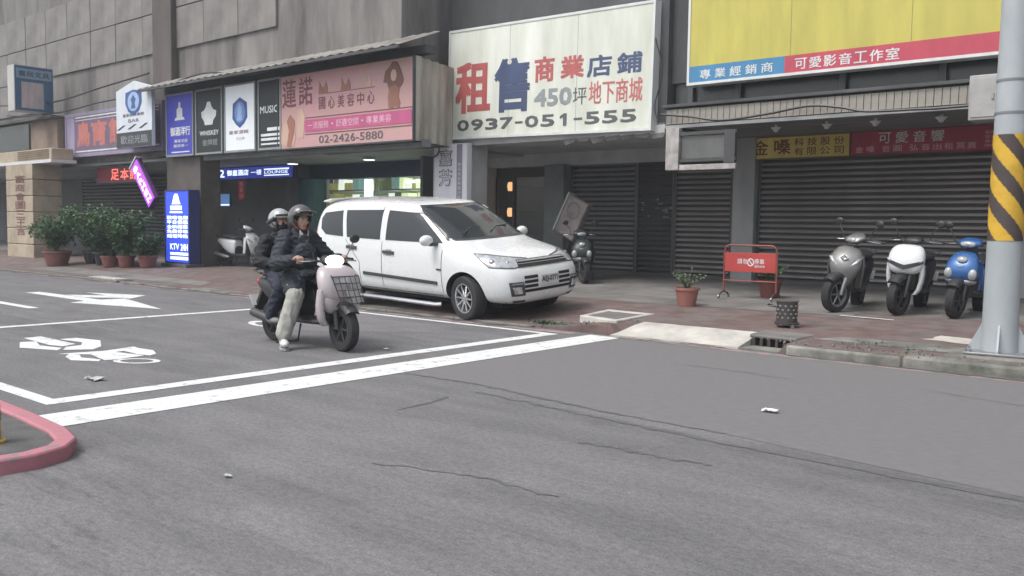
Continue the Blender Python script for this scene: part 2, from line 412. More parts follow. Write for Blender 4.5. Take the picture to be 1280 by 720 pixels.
M_DIRT = mat('gutter dirt', (.105, .10, .092), .95, var=.5, scale=3, bump=.4, bscale=25, tint=(.07, .075, .06))
strip('gutter_dirt', wob([(-4.0, 9.50), (-2.0, 9.49), (1, 9.5), (6, 9.5)], 14, .015), .10, M_DIRT, .0055, .6)
strip('gutter_dirt', wob([(-50, 9.42), (-30, 9.4), (-20, 9.43), (-12.5, 9.45), (-7.4, 9.44)], 24, .04), .2, M_DIRT, .0055, .7)
strip('gutter_dirt', wob([(-6.2, 9.44), (-5.4, 9.49), (-4.7, 9.54)], 8, .008), .035, M_DIRT, .0055, .6)
# pavement sheets
sidewalk = struct(sheet('sidewalk', -60, 40, 9.56, 13.15, .125, .12, gz, M_PAV, .3))
arcade = struct(sheet('arcade_floor', -60, 40, 13.15, 26, .5, .5, gz, M_CONC, .3))
M_KERB = M_CONCD
for k in range(12):      # raised kerb stones to the right of the drain
    x0 = -4.0 + k * 1.25; d = .62 + random.uniform(-.08, .1); z = .118 + random.uniform(-.015, .012)
    MB().prism([(x0 + .008, 9.53), (x0 + 1.242, 9.53), (x0 + 1.242, 9.53 + d), (x0 + .008, 9.53 + d)], -.2, z).build('kerb_stone', M_KERB, sidewalk, bevel=.03)
for k in range(26):      # flush gutter slabs to the left
    x0 = -7.6 - (k + 1) * 1.5; z = .022 + random.uniform(-.004, .012)
    MB().prism([(x0 + .01, 9.5), (x0 + 1.49, 9.5), (x0 + 1.49, 9.95), (x0 + .01, 9.95)], -.2, z).build('gutter_slab', M_KERB, sidewalk, bevel=.012)
# worn concrete patches on the paving
def patch(name, pts, m, lift=.008):
    b = MB(); n = len(pts); cx = sum(p[0] for p in pts) / n; cy = sum(p[1] for p in pts) / n
    P = []
    for i in range(n):
        a, c = pts[i], pts[(i + 1) % n]
        for t in (0, .33, .66): P.append((a[0] + (c[0] - a[0]) * t + random.uniform(-.05, .05), a[1] + (c[1] - a[1]) * t + random.uniform(-.05, .05)))
    Q = [(cx + (x - cx) * .5, cy + (y - cy) * .5) for x, y in P]; k = len(P)
    vs = [(x, y, gz(x, y) + lift * .5) for x, y in P] + [(x, y, gz(x, y) + lift) for x, y in Q] + [(cx, cy, gz(cx, cy) + lift)]
    b.add(vs, [(i, (i + 1) % k, k + (i + 1) % k, k + i) for i in range(k)] + [(k + i, k + (i + 1) % k, 2 * k) for i in range(k)])
    return b.build(name, m, sidewalk, smooth=True)
patch('mortar_patch', [(-4.0, 10.1), (-1.2, 10.1), (.5, 10.3), (.2, 10.8), (-1.4, 10.6), (-3.6, 10.5)], M_CONCD)
patch('mortar_patch', [(-2.9, 10.9), (-2.3, 10.8), (-1.9, 11.2), (-2.8, 11.3)], M_CONCL)
patch('mortar_patch', [(-9.7, 12.2), (-6.4, 12.35), (-4.3, 12.6), (-4.4, 13.1), (-9.9, 13.0)], M_CONC)
patch('mortar_patch', [(-26, 9.95), (-21.5, 9.95), (-17, 10.1), (-17.4, 10.5), (-25.5, 10.7)], M_CONC)
strip_b = MB(); strip_b.add([(x, y, gz(x, y) + .012) for x, y in [(-4.45, 12.52), (-3.7, 12.45), (-3.7, 12.39), (-4.45, 12.46)]], [(0, 1, 2, 3)]); strip_b.build('white_line', M_PAINT, sidewalk)

ramp = MB()
rp = []
for j in range(5):
    t = j / 4
    for i in range(9):
        s = i / 8; x = -6.3 + .1 * t * (1 - s) + (1.72 - .1 * t * (1 - s)) * s; y = 9.47 + .10 * s + t * (.66 - .04 * s) + random.uniform(-.015, .015)
        rp.append((x, y, .012 + (.135 - .012) * sm(0, 1, t) + .012 + random.uniform(-.004, .004)))
ramp.add(rp, [(j * 9 + i, j * 9 + i + 1, j * 9 + i + 10, j * 9 + i + 9) for j in range(4) for i in range(8)])
ramp.add([rp[0], rp[8], (rp[8][0], rp[8][1] + .002, -.05), (rp[0][0], rp[0][1] + .002, -.05), rp[44], (rp[44][0], rp[44][1], -.05)], [(0, 1, 2, 3), (1, 4, 5, 2)])
struct(ramp.build('concrete_ramp', M_CONCL, smooth=True))

# traffic island, bottom left: pink painted kerb round a grey top
isl = [(-9.9, 2.50), (-6.9, 2.49), (-6.3, 2.47), (-5.7, 2.43), (-5.4, 2.36), (-5.23, 2.22), (-5.16, 2.02), (-5.18, 1.80), (-5.4, 1.35), (-9.9, 1.1)]
cxy = Vector((-7.4, 1.85)); inn = []
for i in range(len(isl)):
    a = Vector(isl[i - 1]); b_ = Vector(isl[i]); c_ = Vector(isl[(i + 1) % len(isl)])
    t = (c_ - a).normalized(); n = Vector((-t.y, t.x)); n = n if n.dot(cxy - b_) > 0 else -n
    inn.append(tuple(b_ + n * .115))
island = struct(MB().prism(inn, -.1, .065).build('traffic_island', mat('island mortar', (.1, .1, .098), .9, var=.4, scale=4, bump=.4)))
kb = MB(); n_ = len(isl)
kb.add([(x, y, z) for z in (-.1, .088) for x, y in isl] + [(x, y, z) for z in (-.1, .088) for x, y in inn],
       [f for i in range(n_) for j in [(i + 1) % n_] for f in ((i, j, n_ + j, n_ + i), (2 * n_ + j, 2 * n_ + i, 3 * n_ + i, 3 * n_ + j), (n_ + i, n_ + j, 3 * n_ + j, 3 * n_ + i))])
kb.build('kerb', M_PINKP, island, bevel=.018, seg=2)
# ================================================================ BUILDINGS
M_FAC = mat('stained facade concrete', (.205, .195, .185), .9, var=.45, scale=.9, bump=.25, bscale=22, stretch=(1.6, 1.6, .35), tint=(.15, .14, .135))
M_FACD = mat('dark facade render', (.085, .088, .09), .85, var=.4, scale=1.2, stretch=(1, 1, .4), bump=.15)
M_SOF = mat('grey soffit paint', (.52, .53, .53), .8, var=.22, scale=1.3, bump=.1)
M_COLG = mat('pale grey column paint', (.33, .34, .34), .7, var=.25, scale=2, stretch=(1, 1, .3))
M_BACK = mat('dim arcade wall', (.15, .158, .17), .8, var=.3, scale=1)
M_TILE = mat('ribbed cream wall tile', (.37, .345, .30), .6, var=.4, scale=1.7, tint=(.25, .235, .205))
M_GROUT_SHADE = mat('dark grout and slat shade', (.08, .078, .072), .9, var=.2)  # joint colour of the tiles, also the painted shade between shutter slats
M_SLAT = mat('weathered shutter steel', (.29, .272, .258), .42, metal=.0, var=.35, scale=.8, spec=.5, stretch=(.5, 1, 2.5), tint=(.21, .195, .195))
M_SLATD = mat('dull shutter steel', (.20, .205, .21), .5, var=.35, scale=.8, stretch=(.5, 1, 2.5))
M_DOOR = mat('matt black shutter', (.06, .062, .065), .6, var=.35, scale=1.5)
M_CREAM = mat('cream stone cladding', (.40, .335, .25), .75, var=.32, scale=1.6, bump=.2)
M_BRN = mat('brown tiled column', (.10, .085, .078), .6, var=.35, scale=3)
M_ALU = mat('dark window frame', (.07, .075, .078), .5, var=.2)
M_GLASSD = mat('dim window glass', (.055, .062, .062), .18, var=.3, scale=.8, spec=.5)
M_WHITE = mat('off white enamel', (.62, .62, .62), .45, var=.1, scale=3)
M_STEEL = mat('bare steel', (.32, .33, .34), .4, metal=.6, var=.2)
M_BLACK = mat('black rubber', (.022, .022, .024), .75, var=.25, scale=20)
M_BLKP = mat('black plastic', (.03, .031, .034), .45, var=.15, scale=12)

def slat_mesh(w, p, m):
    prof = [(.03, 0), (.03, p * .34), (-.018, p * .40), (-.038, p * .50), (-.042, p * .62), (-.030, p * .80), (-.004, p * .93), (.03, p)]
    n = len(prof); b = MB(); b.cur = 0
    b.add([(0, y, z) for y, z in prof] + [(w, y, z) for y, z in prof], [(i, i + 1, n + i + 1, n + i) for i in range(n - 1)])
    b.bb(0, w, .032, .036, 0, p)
    b.mi[0] = b.mi[1] = b.mi[n - 2] = 1  # recess faces coloured dark to paint in the shade between slats
    return b.mesh('slat', [m, M_GROUT_SHADE], True, 50)

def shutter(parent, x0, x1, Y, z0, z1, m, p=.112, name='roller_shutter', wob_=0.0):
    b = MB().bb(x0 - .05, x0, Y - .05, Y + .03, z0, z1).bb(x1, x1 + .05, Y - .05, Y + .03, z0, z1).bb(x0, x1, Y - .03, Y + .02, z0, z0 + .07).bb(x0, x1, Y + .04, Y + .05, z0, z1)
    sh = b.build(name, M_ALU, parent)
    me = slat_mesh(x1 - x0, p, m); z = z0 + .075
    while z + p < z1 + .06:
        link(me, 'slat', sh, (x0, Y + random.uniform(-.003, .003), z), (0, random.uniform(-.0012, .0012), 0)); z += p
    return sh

G = lambda Y: gz(-6, Y)
# ---------------- right hand building
rb = thing('shop_building', 'grey shop building with ribbed tile band and wide closed shutter on the right', 'building', (0, 0, 0))
MB().bb(-8.35, 30, 17.15, 17.4, 0, 9).build('back_wall', M_BACK, rb)
MB().bb(-8.3, -7.83, 16.86, 17.14, .25, 3.26).build('column', M_COLG, rb, bevel=.01)
MB().bb(-3.28, -2.55, 16.8, 17.14, .25, 3.26).build('column', M_COLG, rb, bevel=.01)
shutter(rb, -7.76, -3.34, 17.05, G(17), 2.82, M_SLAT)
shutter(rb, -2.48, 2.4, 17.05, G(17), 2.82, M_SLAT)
MB().bb(-8.2, 30, 14.12, 17.15, 3.24, 3.36).build('soffit', mat('brownish soffit board', (.2, .195, .185), .8, var=.35, scale=1.5, stretch=(.4, 2, 1)), rb)
MB().bb(-8.25, 30, 14.02, 14.1, 3.17, 3.225).build('drip_edge', M_COLG, rb)
band = MB().bb(-8.25, 30, 14.06, 14.3, 3.23, 3.52).build('tile_band', M_GROUT_SHADE, rb)
tile = MB().bb(0, .102, -.02, .02, 0, .255).mesh('tile', M_TILE)
for k in range(110):
    link(tile, 'tile', band, (-8.24 + k * .112, 14.055 + random.uniform(-.004, .004), 3.245), (0, random.uniform(-.008, .008), 0))
MB().bb(-8.3, 30, 13.98, 14.4, 3.53, 3.585).build('ledge', M_FACD, rb, bevel=.01)
wb = MB().bb(-8.25, 30, 14.36, 14.6, 3.59, 4.0).build('window_band', M_GLASSD, rb)
for x in (-7.9, -6.98, -5.2, -3.72, -2.2, -.6, 1): MB().bb(x - .05, x + .05, 14.26, 14.36, 3.59, 4.0).build('mullion', M_ALU, wb)
MB().bb(-8.25, 30, 14.24, 14.36, 3.59, 3.63).build('window_rail', M_ALU, wb)
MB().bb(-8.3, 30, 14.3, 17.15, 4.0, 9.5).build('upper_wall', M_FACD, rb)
MB().bb(-8.72, -8.3, 14.15, 17.2, 3.2, 9.5).build('party_wall', M_FACD, rb)
b = MB()
for k in range(5): b.bb(-8 + k * 2.6, -6.2 + k * 2.6, 14.22, 14.3, 5.6, 7.2)
b.build('upper_window', M_GLASSD, rb)
# ---------------- middle building
mb_ = thing('shop_building', 'grey shop unit with recessed dark shutters under the white rental sign', 'building', (0, 0, 0))
MB().bb(-16.6, -8.36, 17.16, 17.4, 2.86, 9.5).build('back_wall', M_BACK, mb_)
MB().bb(-12.45, -8.34, 17.16, 17.4, 0, 2.86).build('back_wall', M_BACK, mb_)
MB().bb(-16.6, -8.34, 16.9, 17.15, 2.84, 3.24).build('lintel', M_SOF, mb_)
MB().bb(-13.9, -8.34, 14.15, 16.9, 3.14, 3.3).build('soffit', M_SOF, mb_)
MB().bb(-13.85, -8.3, 14.1, 14.22, 3.1, 3.26).build('fascia_beam', M_SOF, mb_, bevel=.01)
b = MB()
for k in range(7):
    x = -10.6 + k * .33; b.add([(x, 14.08, 3.1), (x + .36, 14.08, 3.12), (x + .3, 14.07, 3.03 + random.uniform(-.04, .04)), (x + .1, 14.06, 2.98 + random.uniform(0, .08))], [(0, 1, 2, 3)])
b.build('peeling_trim', M_FAC, mb_)
MB().bb(-13.08, -12.5, 16.7, 17.15, .2, 2.85).build('column', mat('greenish grey column', (.19, .205, .2), .7, var=.2, scale=2), mb_, bevel=.01)
MB().bb(-16.6, -14.95, 16.75, 17.15, .2, 2.85).build('column', M_SOF, mb_, bevel=.01)
MB().bb(-13.75, -13.1, 14.1, 14.7, .15, 3.2).build('column', M_SOF, mb_, bevel=.01)
zg = G(17.2)
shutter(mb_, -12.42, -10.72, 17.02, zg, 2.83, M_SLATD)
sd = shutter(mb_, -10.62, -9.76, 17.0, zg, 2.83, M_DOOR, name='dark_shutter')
b = MB()
for k in range(14):
    x = -10.55 + random.uniform(0, .75); z = 1.75 + random.uniform(-.25, .35); b.bb(x, x + random.uniform(.03, .12), 16.94, 16.944, z, z + random.uniform(.015, .05))
b.build('sticker_scrap', mat('torn sticker', (.25, .25, .25), .8, var=.3), sd, kind='stuff')
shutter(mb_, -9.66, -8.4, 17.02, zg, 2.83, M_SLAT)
# glazed entrance left of the shutters, warm lamps inside
ent = MB().bb(-14.95, -13.08, 17.12, 17.18, .3, .36).bb(-14.95, -13.08, 17.12, 17.18, 2.6, 2.85).bb(-14.95, -14.87, 17.1, 17.18, .36, 2.6).bb(-14.4, -14.32, 17.1, 17.18, .36, 2.6).bb(-13.16, -13.08, 17.1, 17.18, .36, 2.6).build('entrance_frame', mat('brown door frame', (.075, .06, .055), .6, var=.2), mb_)
MB().bb(-14.87, -13.16, 17.14, 17.15, .36, 2.6).build('pane', glass('entrance glass', (.1, .12, .12), .08, .45), ent)
MB().bb(-16.6, -12.5, 18.6, 18.7, 0, 3.2).bb(-16.6, -16.5, 17.2, 18.6, 0, 3.2).bb(-12.55, -12.45, 17.4, 18.6, 0, 3.2).bb(-16.6, -12.5, 17.4, 18.6, 2.9, 3.0).build('inner_room', mat('dim interior wall', (.2, .2, .18), .8, var=.3), mb_)
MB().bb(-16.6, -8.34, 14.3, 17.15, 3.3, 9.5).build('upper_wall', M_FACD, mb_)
M_WARM = mat('warm lamp', (1, .6, .3), .5, var=0, emit=(1, .55, .25), estr=2.2)
for i, (x, z) in enumerate(((-14.62, 2.4), (-14.62, 1.75))):
    t = thing('wall_lamp', ('upper', 'lower')[i] + ' warm orange lamp glowing inside the dim glazed entrance', 'lamp', (x, 17.3, z))
    MB().lathe([(.01, -.12), (.07, -.12), (.09, 0), (.07, .1), (.01, .1)], n=10).build('lamp_shade', M_WARM, t, smooth=True); MB().bb(-.03, .03, .05, 1.3, -.02, .02).build('bracket', M_BLKP, t)
# counter things seen dimly behind the entrance glass
b = MB().bb(-14.2, -13.2, 17.7, 18.3, .3, 1.3).bb(-14.1, -13.3, 17.72, 18.0, 1.3, 2.0)
tag(b.build('display_cabinet', mat('dim teal cabinet', (.07, .12, .12), .5, var=.4, scale=5), None, bevel=.01), 'dim teal cabinet behind the glass of the recessed entrance', 'cabinet')

# ---------------- left hand building
lb = thing('shop_building', 'old brownish shop building with a deep dark arcade on the left', 'building', (0, 0, 0))
FY = 12.75
wall = MB().bb(-60, -13.9, FY + .1, 17.2, 3.16, 9.5).build('upper_wall', M_FAC, lb)
M_PAN = mat('facade panel', (.235, .225, .212), .85, var=.42, scale=.8, stretch=(1, 1, .7), bump=.1, tint=(.19, .18, .17))
pm = MB().bb(.015, 1.585, 0, .06, .015, 1.085).mesh('panel', M_PAN)
for k in range(13):
    for j in range(3):
        if j < 1 and k > 4 : continue
        link(pm, 'panel', wall, (-38.6 + k * 1.6 - .4, FY + .035 + random.uniform(0, .015), 4.95 + j * 1.1))
MB().bb(-23.75, -22.75, FY - .12, FY + .1, 3.16, 9.5).build('pilaster', mat('dark brown pilaster', (.115, .1, .092), .8, var=.35, scale=2, stretch=(1, 1, .3)), lb, bevel=.02)
MB().bb(-60, -13.9, 12.95, 17.0, 3.08, 3.16).build('soffit', mat('teal grey arcade ceiling', (.40, .44, .43), .75, var=.25, scale=.8), lb)
MB().bb(-23.2, -13.1, 12.7, 12.95, 2.98, 3.14).build('fascia_beam', mat('grey beam', (.2, .21, .22), .7, var=.2), lb, bevel=.01)
MB().bb(-60, -27.6, 17.0, 17.2, 0, 3.2).bb(-27.6, -21.6, 17.0, 17.2, 0, 3.2).build('back_wall', M_BACK, lb)
MB().bb(-23.0, -21.3, 12.6, 13.2, .1, 3.1).build('column', M_BRN, lb, bevel=.015)
pil = MB()
for k in range(6): pil.bb(-31.35, -29.3, 11.6, 12.5, .08 + k * .51, .08 + k * .51 + .495)
pil = pil.build('cream_pillar', M_CREAM, lb, bevel=.02)
M_MAROON = mat('maroon letter paint', (.14, .05, .045), .6, var=.2)
lettering('富商會圖三王言', -30.6, -29.85, .85, 2.78, 11.592, M_MAROON, lb, .012, vertical=True)
can = MB().bb(-36, -28.1, 11.7, 12.35, 3.2, 3.55).build('cream_canopy', M_CREAM, lb, bevel=.02)
MB().bb(-36, -27.9, 11.6, 12.35, 3.1, 3.195).build('canopy_edge', M_WHITE, can)
b = MB()
for k in range(5): b.bb(-30.6, -28.3, 11.685, 11.7, 3.24 + k * .06, 3.275 + k * .06)
b.build('canopy_print', mat('faded brown print', (.2, .15, .1), .8, var=.3), can)
rec = MB().bb(-36, -29.1, 12.3, 12.84, 3.6, 4.55).build('balcony_recess', mat('brown balcony panel', (.21, .16, .125), .8, var=.4, scale=1.2), lb)
MB().bb(-33.6, -31.1, 12.24, 12.3, 3.66, 4.5).build('window', M_GLASSD, rec); MB().bb(-36, -29.06, 12.1, 12.84, 4.56, 4.64).build('balcony_cap', M_FACD, rec)
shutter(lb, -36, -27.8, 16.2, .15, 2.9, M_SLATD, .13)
# corrugated awning over the signs
aw = MB(); n = 64
for k in range(n):
    x0 = -23.1 + k * (10.2 / n); x1 = x0 + 10.2 / n; u = .03 if k % 2 else 0
    aw.add([(x0, 11.85, 4.86 + u), (x1, 11.85, 4.86 + .03 - u), (x1, 13.0, 5.3 + .03 - u), (x0, 13.0, 5.3 + u)], [(0, 1, 2, 3)])
awn = aw.build('corrugated_awning', mat('grimy corrugated sheet', (.25, .235, .215), .7, var=.5, scale=1.4, bump=.2), lb)
MB().bb(-23.1, -12.9, 11.84, 11.9, 4.8, 4.86).bb(-23.1, -12.9, 12.6, 12.85, 4.82, 4.98).build('awning_edge', M_FACD, awn)
# shop inside: back panel and goods glow by themselves, standing in for shop light
for a in ((-21.65, -21.55, 15.6, 16.4), (-15.95, -15.85, 15.4, 19)): MB().bb(*a, .1, 3.1).build('partition', M_BACK, lb)
MB().bb(-21.6, -15.9, 16.3, 16.5, 2.66, 3.1).build('shop_transom', mat('dark blue transom', (.045, .07, .12), .5, var=.2), lb)
MB().bb(-21.55, -20.85, 15.9, 16.4, .1, 2.66).build('teal_panel', mat('teal wall panel', (.06, .16, .17), .5, var=.2), lb)
MB().bb(-21.6, -15.9, 18.8, 18.9, .1, 3.1).build('shop_back_wall', mat('shop back wall', (.25, .28, .24), .7, var=.3), lb)
sf = MB().bb(-20.85, -20.78, 16.35, 16.42, .1, 2.66).bb(-18.75, -18.68, 16.35, 16.42, .1, 2.66).bb(-16.0, -15.93, 16.35, 16.42, .1, 2.66).bb(-20.85, -15.93, 16.35, 16.42, .1, .2).build('shop_window', M_WHITE, lb)
MB().bb(-20.78, -16.0, 16.38, 16.39, .2, 2.66).build('pane', glass('shop glass', (.10, .14, .13), .06, .2), sf)

shelf = thing('display_shelf', 'self-glowing shop shelf stacked with yellow and white goods behind the glass', 'shelf', (-21.45, 16.62, .12))
MB().bb(0, 5.3, .5, .55, 0, 2.6).build('back_panel', mat('glowing shelf back', (.25, .28, .2), .7, var=.2, emit=(.5, .6, .4), estr=.16), shelf)
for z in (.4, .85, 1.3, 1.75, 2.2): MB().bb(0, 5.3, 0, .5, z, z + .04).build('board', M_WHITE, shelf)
goods = [mat('goods %d' % i, c, .6, var=.25, scale=9, emit=c, estr=e) for i, (c, e) in enumerate((((.45, .44, .16), .35), ((.8, .9, .82), .9), ((.2, .26, .12), .2), ((.75, .88, .5), .8), ((.3, .5, .46), .35)))]  # goods emit their own colour so that they look lit
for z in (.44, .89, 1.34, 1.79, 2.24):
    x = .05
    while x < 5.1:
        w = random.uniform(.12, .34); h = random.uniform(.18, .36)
        if random.random() < .85: MB().bb(x, x + w, .05, .4, z, z + h).build('glowing_goods', goods[0 if x < 1.2 and random.random() < .7 else random.randrange(5)], shelf)
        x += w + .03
lmp = MB().bb(-19.35, -19.05, 16.5, 16.58, 1.6, 2.64)
tag(lmp.build('shop_lamp', mat('white light panel', (.9, .95, .9), .5, var=0, emit=(.8, 1, .9), estr=1.5), bevel=.01), 'tall narrow white light panel glowing inside the lit shop', 'lamp')
lmp = MB().bb(-17.6, -17.0, 16.45, 16.55, 2.5, 2.58)
tag(lmp.build('light_tube', MATS['white light panel'], bevel=.01), 'short bright tube light under the shop ceiling near the right wall', 'lamp')

# ceiling and soffit lights
M_LED = mat('ceiling lamp glow', (1, 1, 1), .5, var=0, emit=(.9, .95, 1), estr=2.5)
for i, (x, y, z, lb_) in enumerate(((-20.6, 15, 3.06, 'flat ceiling light in the arcade beside the blue lit fascia'), (-17.4, 15, 3.06, 'flat ceiling light in the arcade below the pink sign'), (-23.6, 14.2, 3.06, 'flat ceiling light behind the brown column with the blue sign'))):
    t = thing('ceiling_light', lb_, 'ceiling light', (x, y, z), group='flat lights on the arcade ceiling')
    MB().lathe([(.01, 0), (.16, 0), (.17, -.03), (.15, -.05)], n=14).build('housing', M_WHITE, t, smooth=True)
    MB().lathe([(.15, -.05), (.01, -.06)], n=14).build('diffuser', M_LED, t, smooth=True)
for i, x in enumerate((-7.5, -6.6, -5.7, -4.9, -3.9)):
    t = thing('downlight', 'white spotlight below the tile band, %s from the left' % ('first', 'second', 'third', 'fourth', 'fifth')[i], 'spotlight', (x, 15.0, 3.24), group='white spotlights under the right hand soffit')
    MB().tube([(0, 0, 0), (0, 0, -.06)], .03, 8).build('stem', M_WHITE, t)
    MB().lathe([(.035, -.13), (.045, -.1), (.085, -.06), (.09, -.05), (.01, -.05)], n=12).build('lamp_head', M_WHITE, t, smooth=True)

# ================================================================ SIGNS
def pm_(name, h, **k): return mat(name, h, .55, **{**dict(var=.16, scale=2.2, stretch=(1.6, 1, .35)), **k})
P_RED = pm_('red lettering', '#b5605e'); P_NAVY = pm_('navy lettering', '#4a5676'); P_GREY = pm_('dark grey lettering', '#5c5f61')
P_LGREY = pm_('faded grey lettering', '#8f9496'); P_ROSE = pm_('rose lettering', '#c06a6a'); P_WHT = pm_('white lettering', '#d8dcdc'); P_BRN = pm_('brown lettering', '#7c4a28')
P_YEL = pm_('yellow sign face', '#bdb45a'); P_BLU = pm_('blue sign face', '#4583ad'); P_CRIM = pm_('crimson sign face', '#b9495a')
FR_W = pm_('white sign frame', '#d3d6d4'); FR_G = pm_('grey sign frame', '#8a8f90'); FR_D = pm_('dark sign frame', '#45494c')

def sign(name, label, x0, x1, z0, z1, Y, d, face, frame, fw=.05, ry=0., group=None, cat='sign'):
    t = thing(name, label, cat, (x0, Y, z0), rot=(0, ry, 0), group=group); w, h = x1 - x0, z1 - z0
    MB().bb(0, w, .02, d, 0, h).build('box', frame, t)
    MB().bb(fw, w - fw, .006, .02, fw, h - fw).build('panel', face, t)
    b = MB()
    b.bb(0, w, -.008, .02, 0, fw).bb(0, w, -.008, .02, h - fw, h).bb(0, fw, -.008, .02, fw, h - fw).bb(w - fw, w, -.008, .02, fw, h - fw)
    b.build('frame', frame, t)
    return t
def T(t, s, x0, x1, z0, z1, m, bold=.012, **k):     # world x/z on a sign
    return lettering(s, x0 - t.location.x, x1 - t.location.x, z0 - t.location.z, z1 - t.location.z, .002, m, t, bold, **k)
def bars(t, name, rects, m, y=.003):
    b = MB()
    for x0, x1, z0, z1 in rects: b.bb(x0 - t.location.x, x1 - t.location.x, y - .003, y + .002, z0 - t.location.z, z1 - t.location.z)
    return b.build(name, m, t)
def poly(t, name, pts, m, y=.0035):
    b = MB(); b.prism([(x - t.location.x, z - t.location.z) for x, z in pts], y - .003, y, 'y'); return b.build(name, m, t)
def circ(cx, cz, rx, rz, n=20, a0=0., a1=2 * PI): return [(cx + rx * math.cos(a0 + (a1 - a0) * k / n), cz + rz * math.sin(a0 + (a1 - a0) * k / n)) for k in range(n)]

# white rental sign
t = sign('rental_sign', 'big white rental sign with red and navy characters and a phone number', -13.62, -8.5, 3.24, 5.55, 13.95, .22, pm_('yellowed white sign face', '#dcdfd6', var=.2, scale=.9, tint=(.66, .69, .58)), FR_W, .05, ry=.017)
def TT(s, x0, x1, z0, z1, m, bold): lettering(s, x0 + 13.62, x1 + 13.62, z0 - 3.24, z1 - 3.24, .002, m, t, bold)
dz = lambda x: .017 * (x + 13.62)          # text boxes measured in the world; the sign leans by this much
def TR(s, x0, x1, z0, z1, m, bold): TT(s, x0, x1, z0 + dz((x0 + x1) / 2), z1 + dz((x0 + x1) / 2), m, bold)
TR('租', -13.4, -12.4, 3.76, 4.83, P_RED, .03); TR('售', -12.3, -11.35, 3.71, 4.8, P_NAVY, .035)
TR('商', -11.24, -10.74, 4.24, 4.74, P_RED, .03); TR('業', -10.59, -10.03, 4.25, 4.68, P_RED, .03)
TR('店', -9.96, -9.4, 4.22, 4.62, P_NAVY, .03); TR('鋪', -9.28, -8.74, 4.22, 4.6, P_NAVY, .03)
TR('450', -11.23, -10.3, 3.75, 4.1, P_LGREY, .045); TR('坪', -10.27, -9.95, 3.73, 4.06, P_GREY, .005)
TR('地下商城', -9.9, -8.71, 3.7, 4.14, P_ROSE, .01)
px_ = -13.36
for ch in '0937-051-555':
    w_ = .405 if ch != '-' else .26
    if ch == '1':
        q_ = px_ + .12 - t.location.x; z_ = 3.405 - 3.24; MB().prism([(q_ + .06, z_), (q_ + .145, z_), (q_ + .145, z_ + .24), (q_ + .08, z_ + .24), (q_ - .02, z_ + .19), (q_ - .02, z_ + .14), (q_ + .06, z_ + .17)], -.0005, .002, 'y').build('lettering', P_GREY, t); px_ += w_; continue
    TT(ch, px_ + .03 + (.06 if ch == '1' else 0), px_ + w_ - .03 - (.13 if ch == '1' else 0), *((3.50, 3.545) if ch == '-' else (3.405, 3.645)), P_GREY, .045 if ch != '-' else .0); px_ += w_

b = MB()
for x in (1.72, 3.42): b.bb(x, x + .008, .0045, .0055, .05, 2.26)
b.build('panel_seam', FR_G, t, kind='stuff')
# blue, red and yellow sign, top right
t = sign('shop_sign', 'long yellow, blue and crimson shop sign with a white border above the windows', -7.8, 1.6, 3.88, 5.75, 13.95, .25, P_YEL, FR_W, .045)
bars(t, 'blue_band', [(-7.755, -6.03, 3.925, 4.2)], P_BLU); bars(t, 'crimson_band', [(-6.03, 1.555, 3.925, 4.2)], P_CRIM)
b = MB()
for x in (1.85, 3.7, 5.5, 7.4): b.bb(x, x + .01, .0035, .0055, .33, 1.82)
b.build('panel_seam', mat('olive seam', (.3, .28, .1), .7), t, kind='stuff')
def T2(t_, s, x0, x1, z0, z1, m, bold): return lettering(s, x0 - t_.location.x, x1 - t_.location.x, z0 - t_.location.z, z1 - t_.location.z, -.003, m, t_, bold)
for ch, x in zip('專業經銷商', (-7.55, -7.27, -6.99, -6.71, -6.43)): T2(t, ch, x, x + .205, 3.97, 4.13, P_WHT, .015)
for k, ch in enumerate('可愛影音工作室'): T2(t, ch, -5.86 + k * .235, -5.66 + k * .235, 3.965, 4.14, P_WHT, .015)
# yellow and maroon boards over the right shutter
t = sign('shop_sign', 'long mustard board with brown characters above the right hand shutter', -8.02, -5.97, 2.8, 3.23, 16.9, .08, pm_('mustard board', '#dcc56c', var=.2), pm_('mustard edge', '#8d7a3c'), .012)
T(t, '金', -7.92, -7.58, 2.88, 3.17, P_BRN, .02); T(t, '嗓', -7.46, -7.12, 2.88, 3.17, P_BRN, .02)
for k, (a, c) in enumerate(zip('科技股份', '有限公司')):
    T(t, a, -7.05 + k * .26, -6.86 + k * .26, 3.03, 3.18, P_BRN, .012); T(t, c, -7.05 + k * .26, -6.86 + k * .26, 2.85, 3.0, P_BRN, .012)
t = sign('shop_sign', 'long maroon board with pale characters above the right hand shutter', -5.965, -3.3, 2.8, 3.24, 16.89, .08, pm_('maroon board', '#a83f52', var=.2), pm_('maroon edge', '#6d2b36'), .012)
for k, ch in enumerate('可愛音響'): T(t, ch, -5.45 + k * .3, -5.23 + k * .3, 3.0, 3.2, P_WHT, .008)
P_PINKW = pm_('dusty pink lettering', '#dcb6bc')
for ch, x in zip('金嗓音圓弘音出租買賣', (-5.86, -5.66, -5.38, -5.18, -4.9, -4.7, -4.51, -4.32, -4.13, -3.95)): T(t, ch, x, x + .145, 2.85, 2.96, P_PINKW, .006)
for k in range(4): T(t, ('點歌機', '麥克風', '擴大機', '喇叭')[k], -3.68, -3.42, 2.86 + (3 - k) * .075, 2.915 + (3 - k) * .075, P_PINKW, .0)

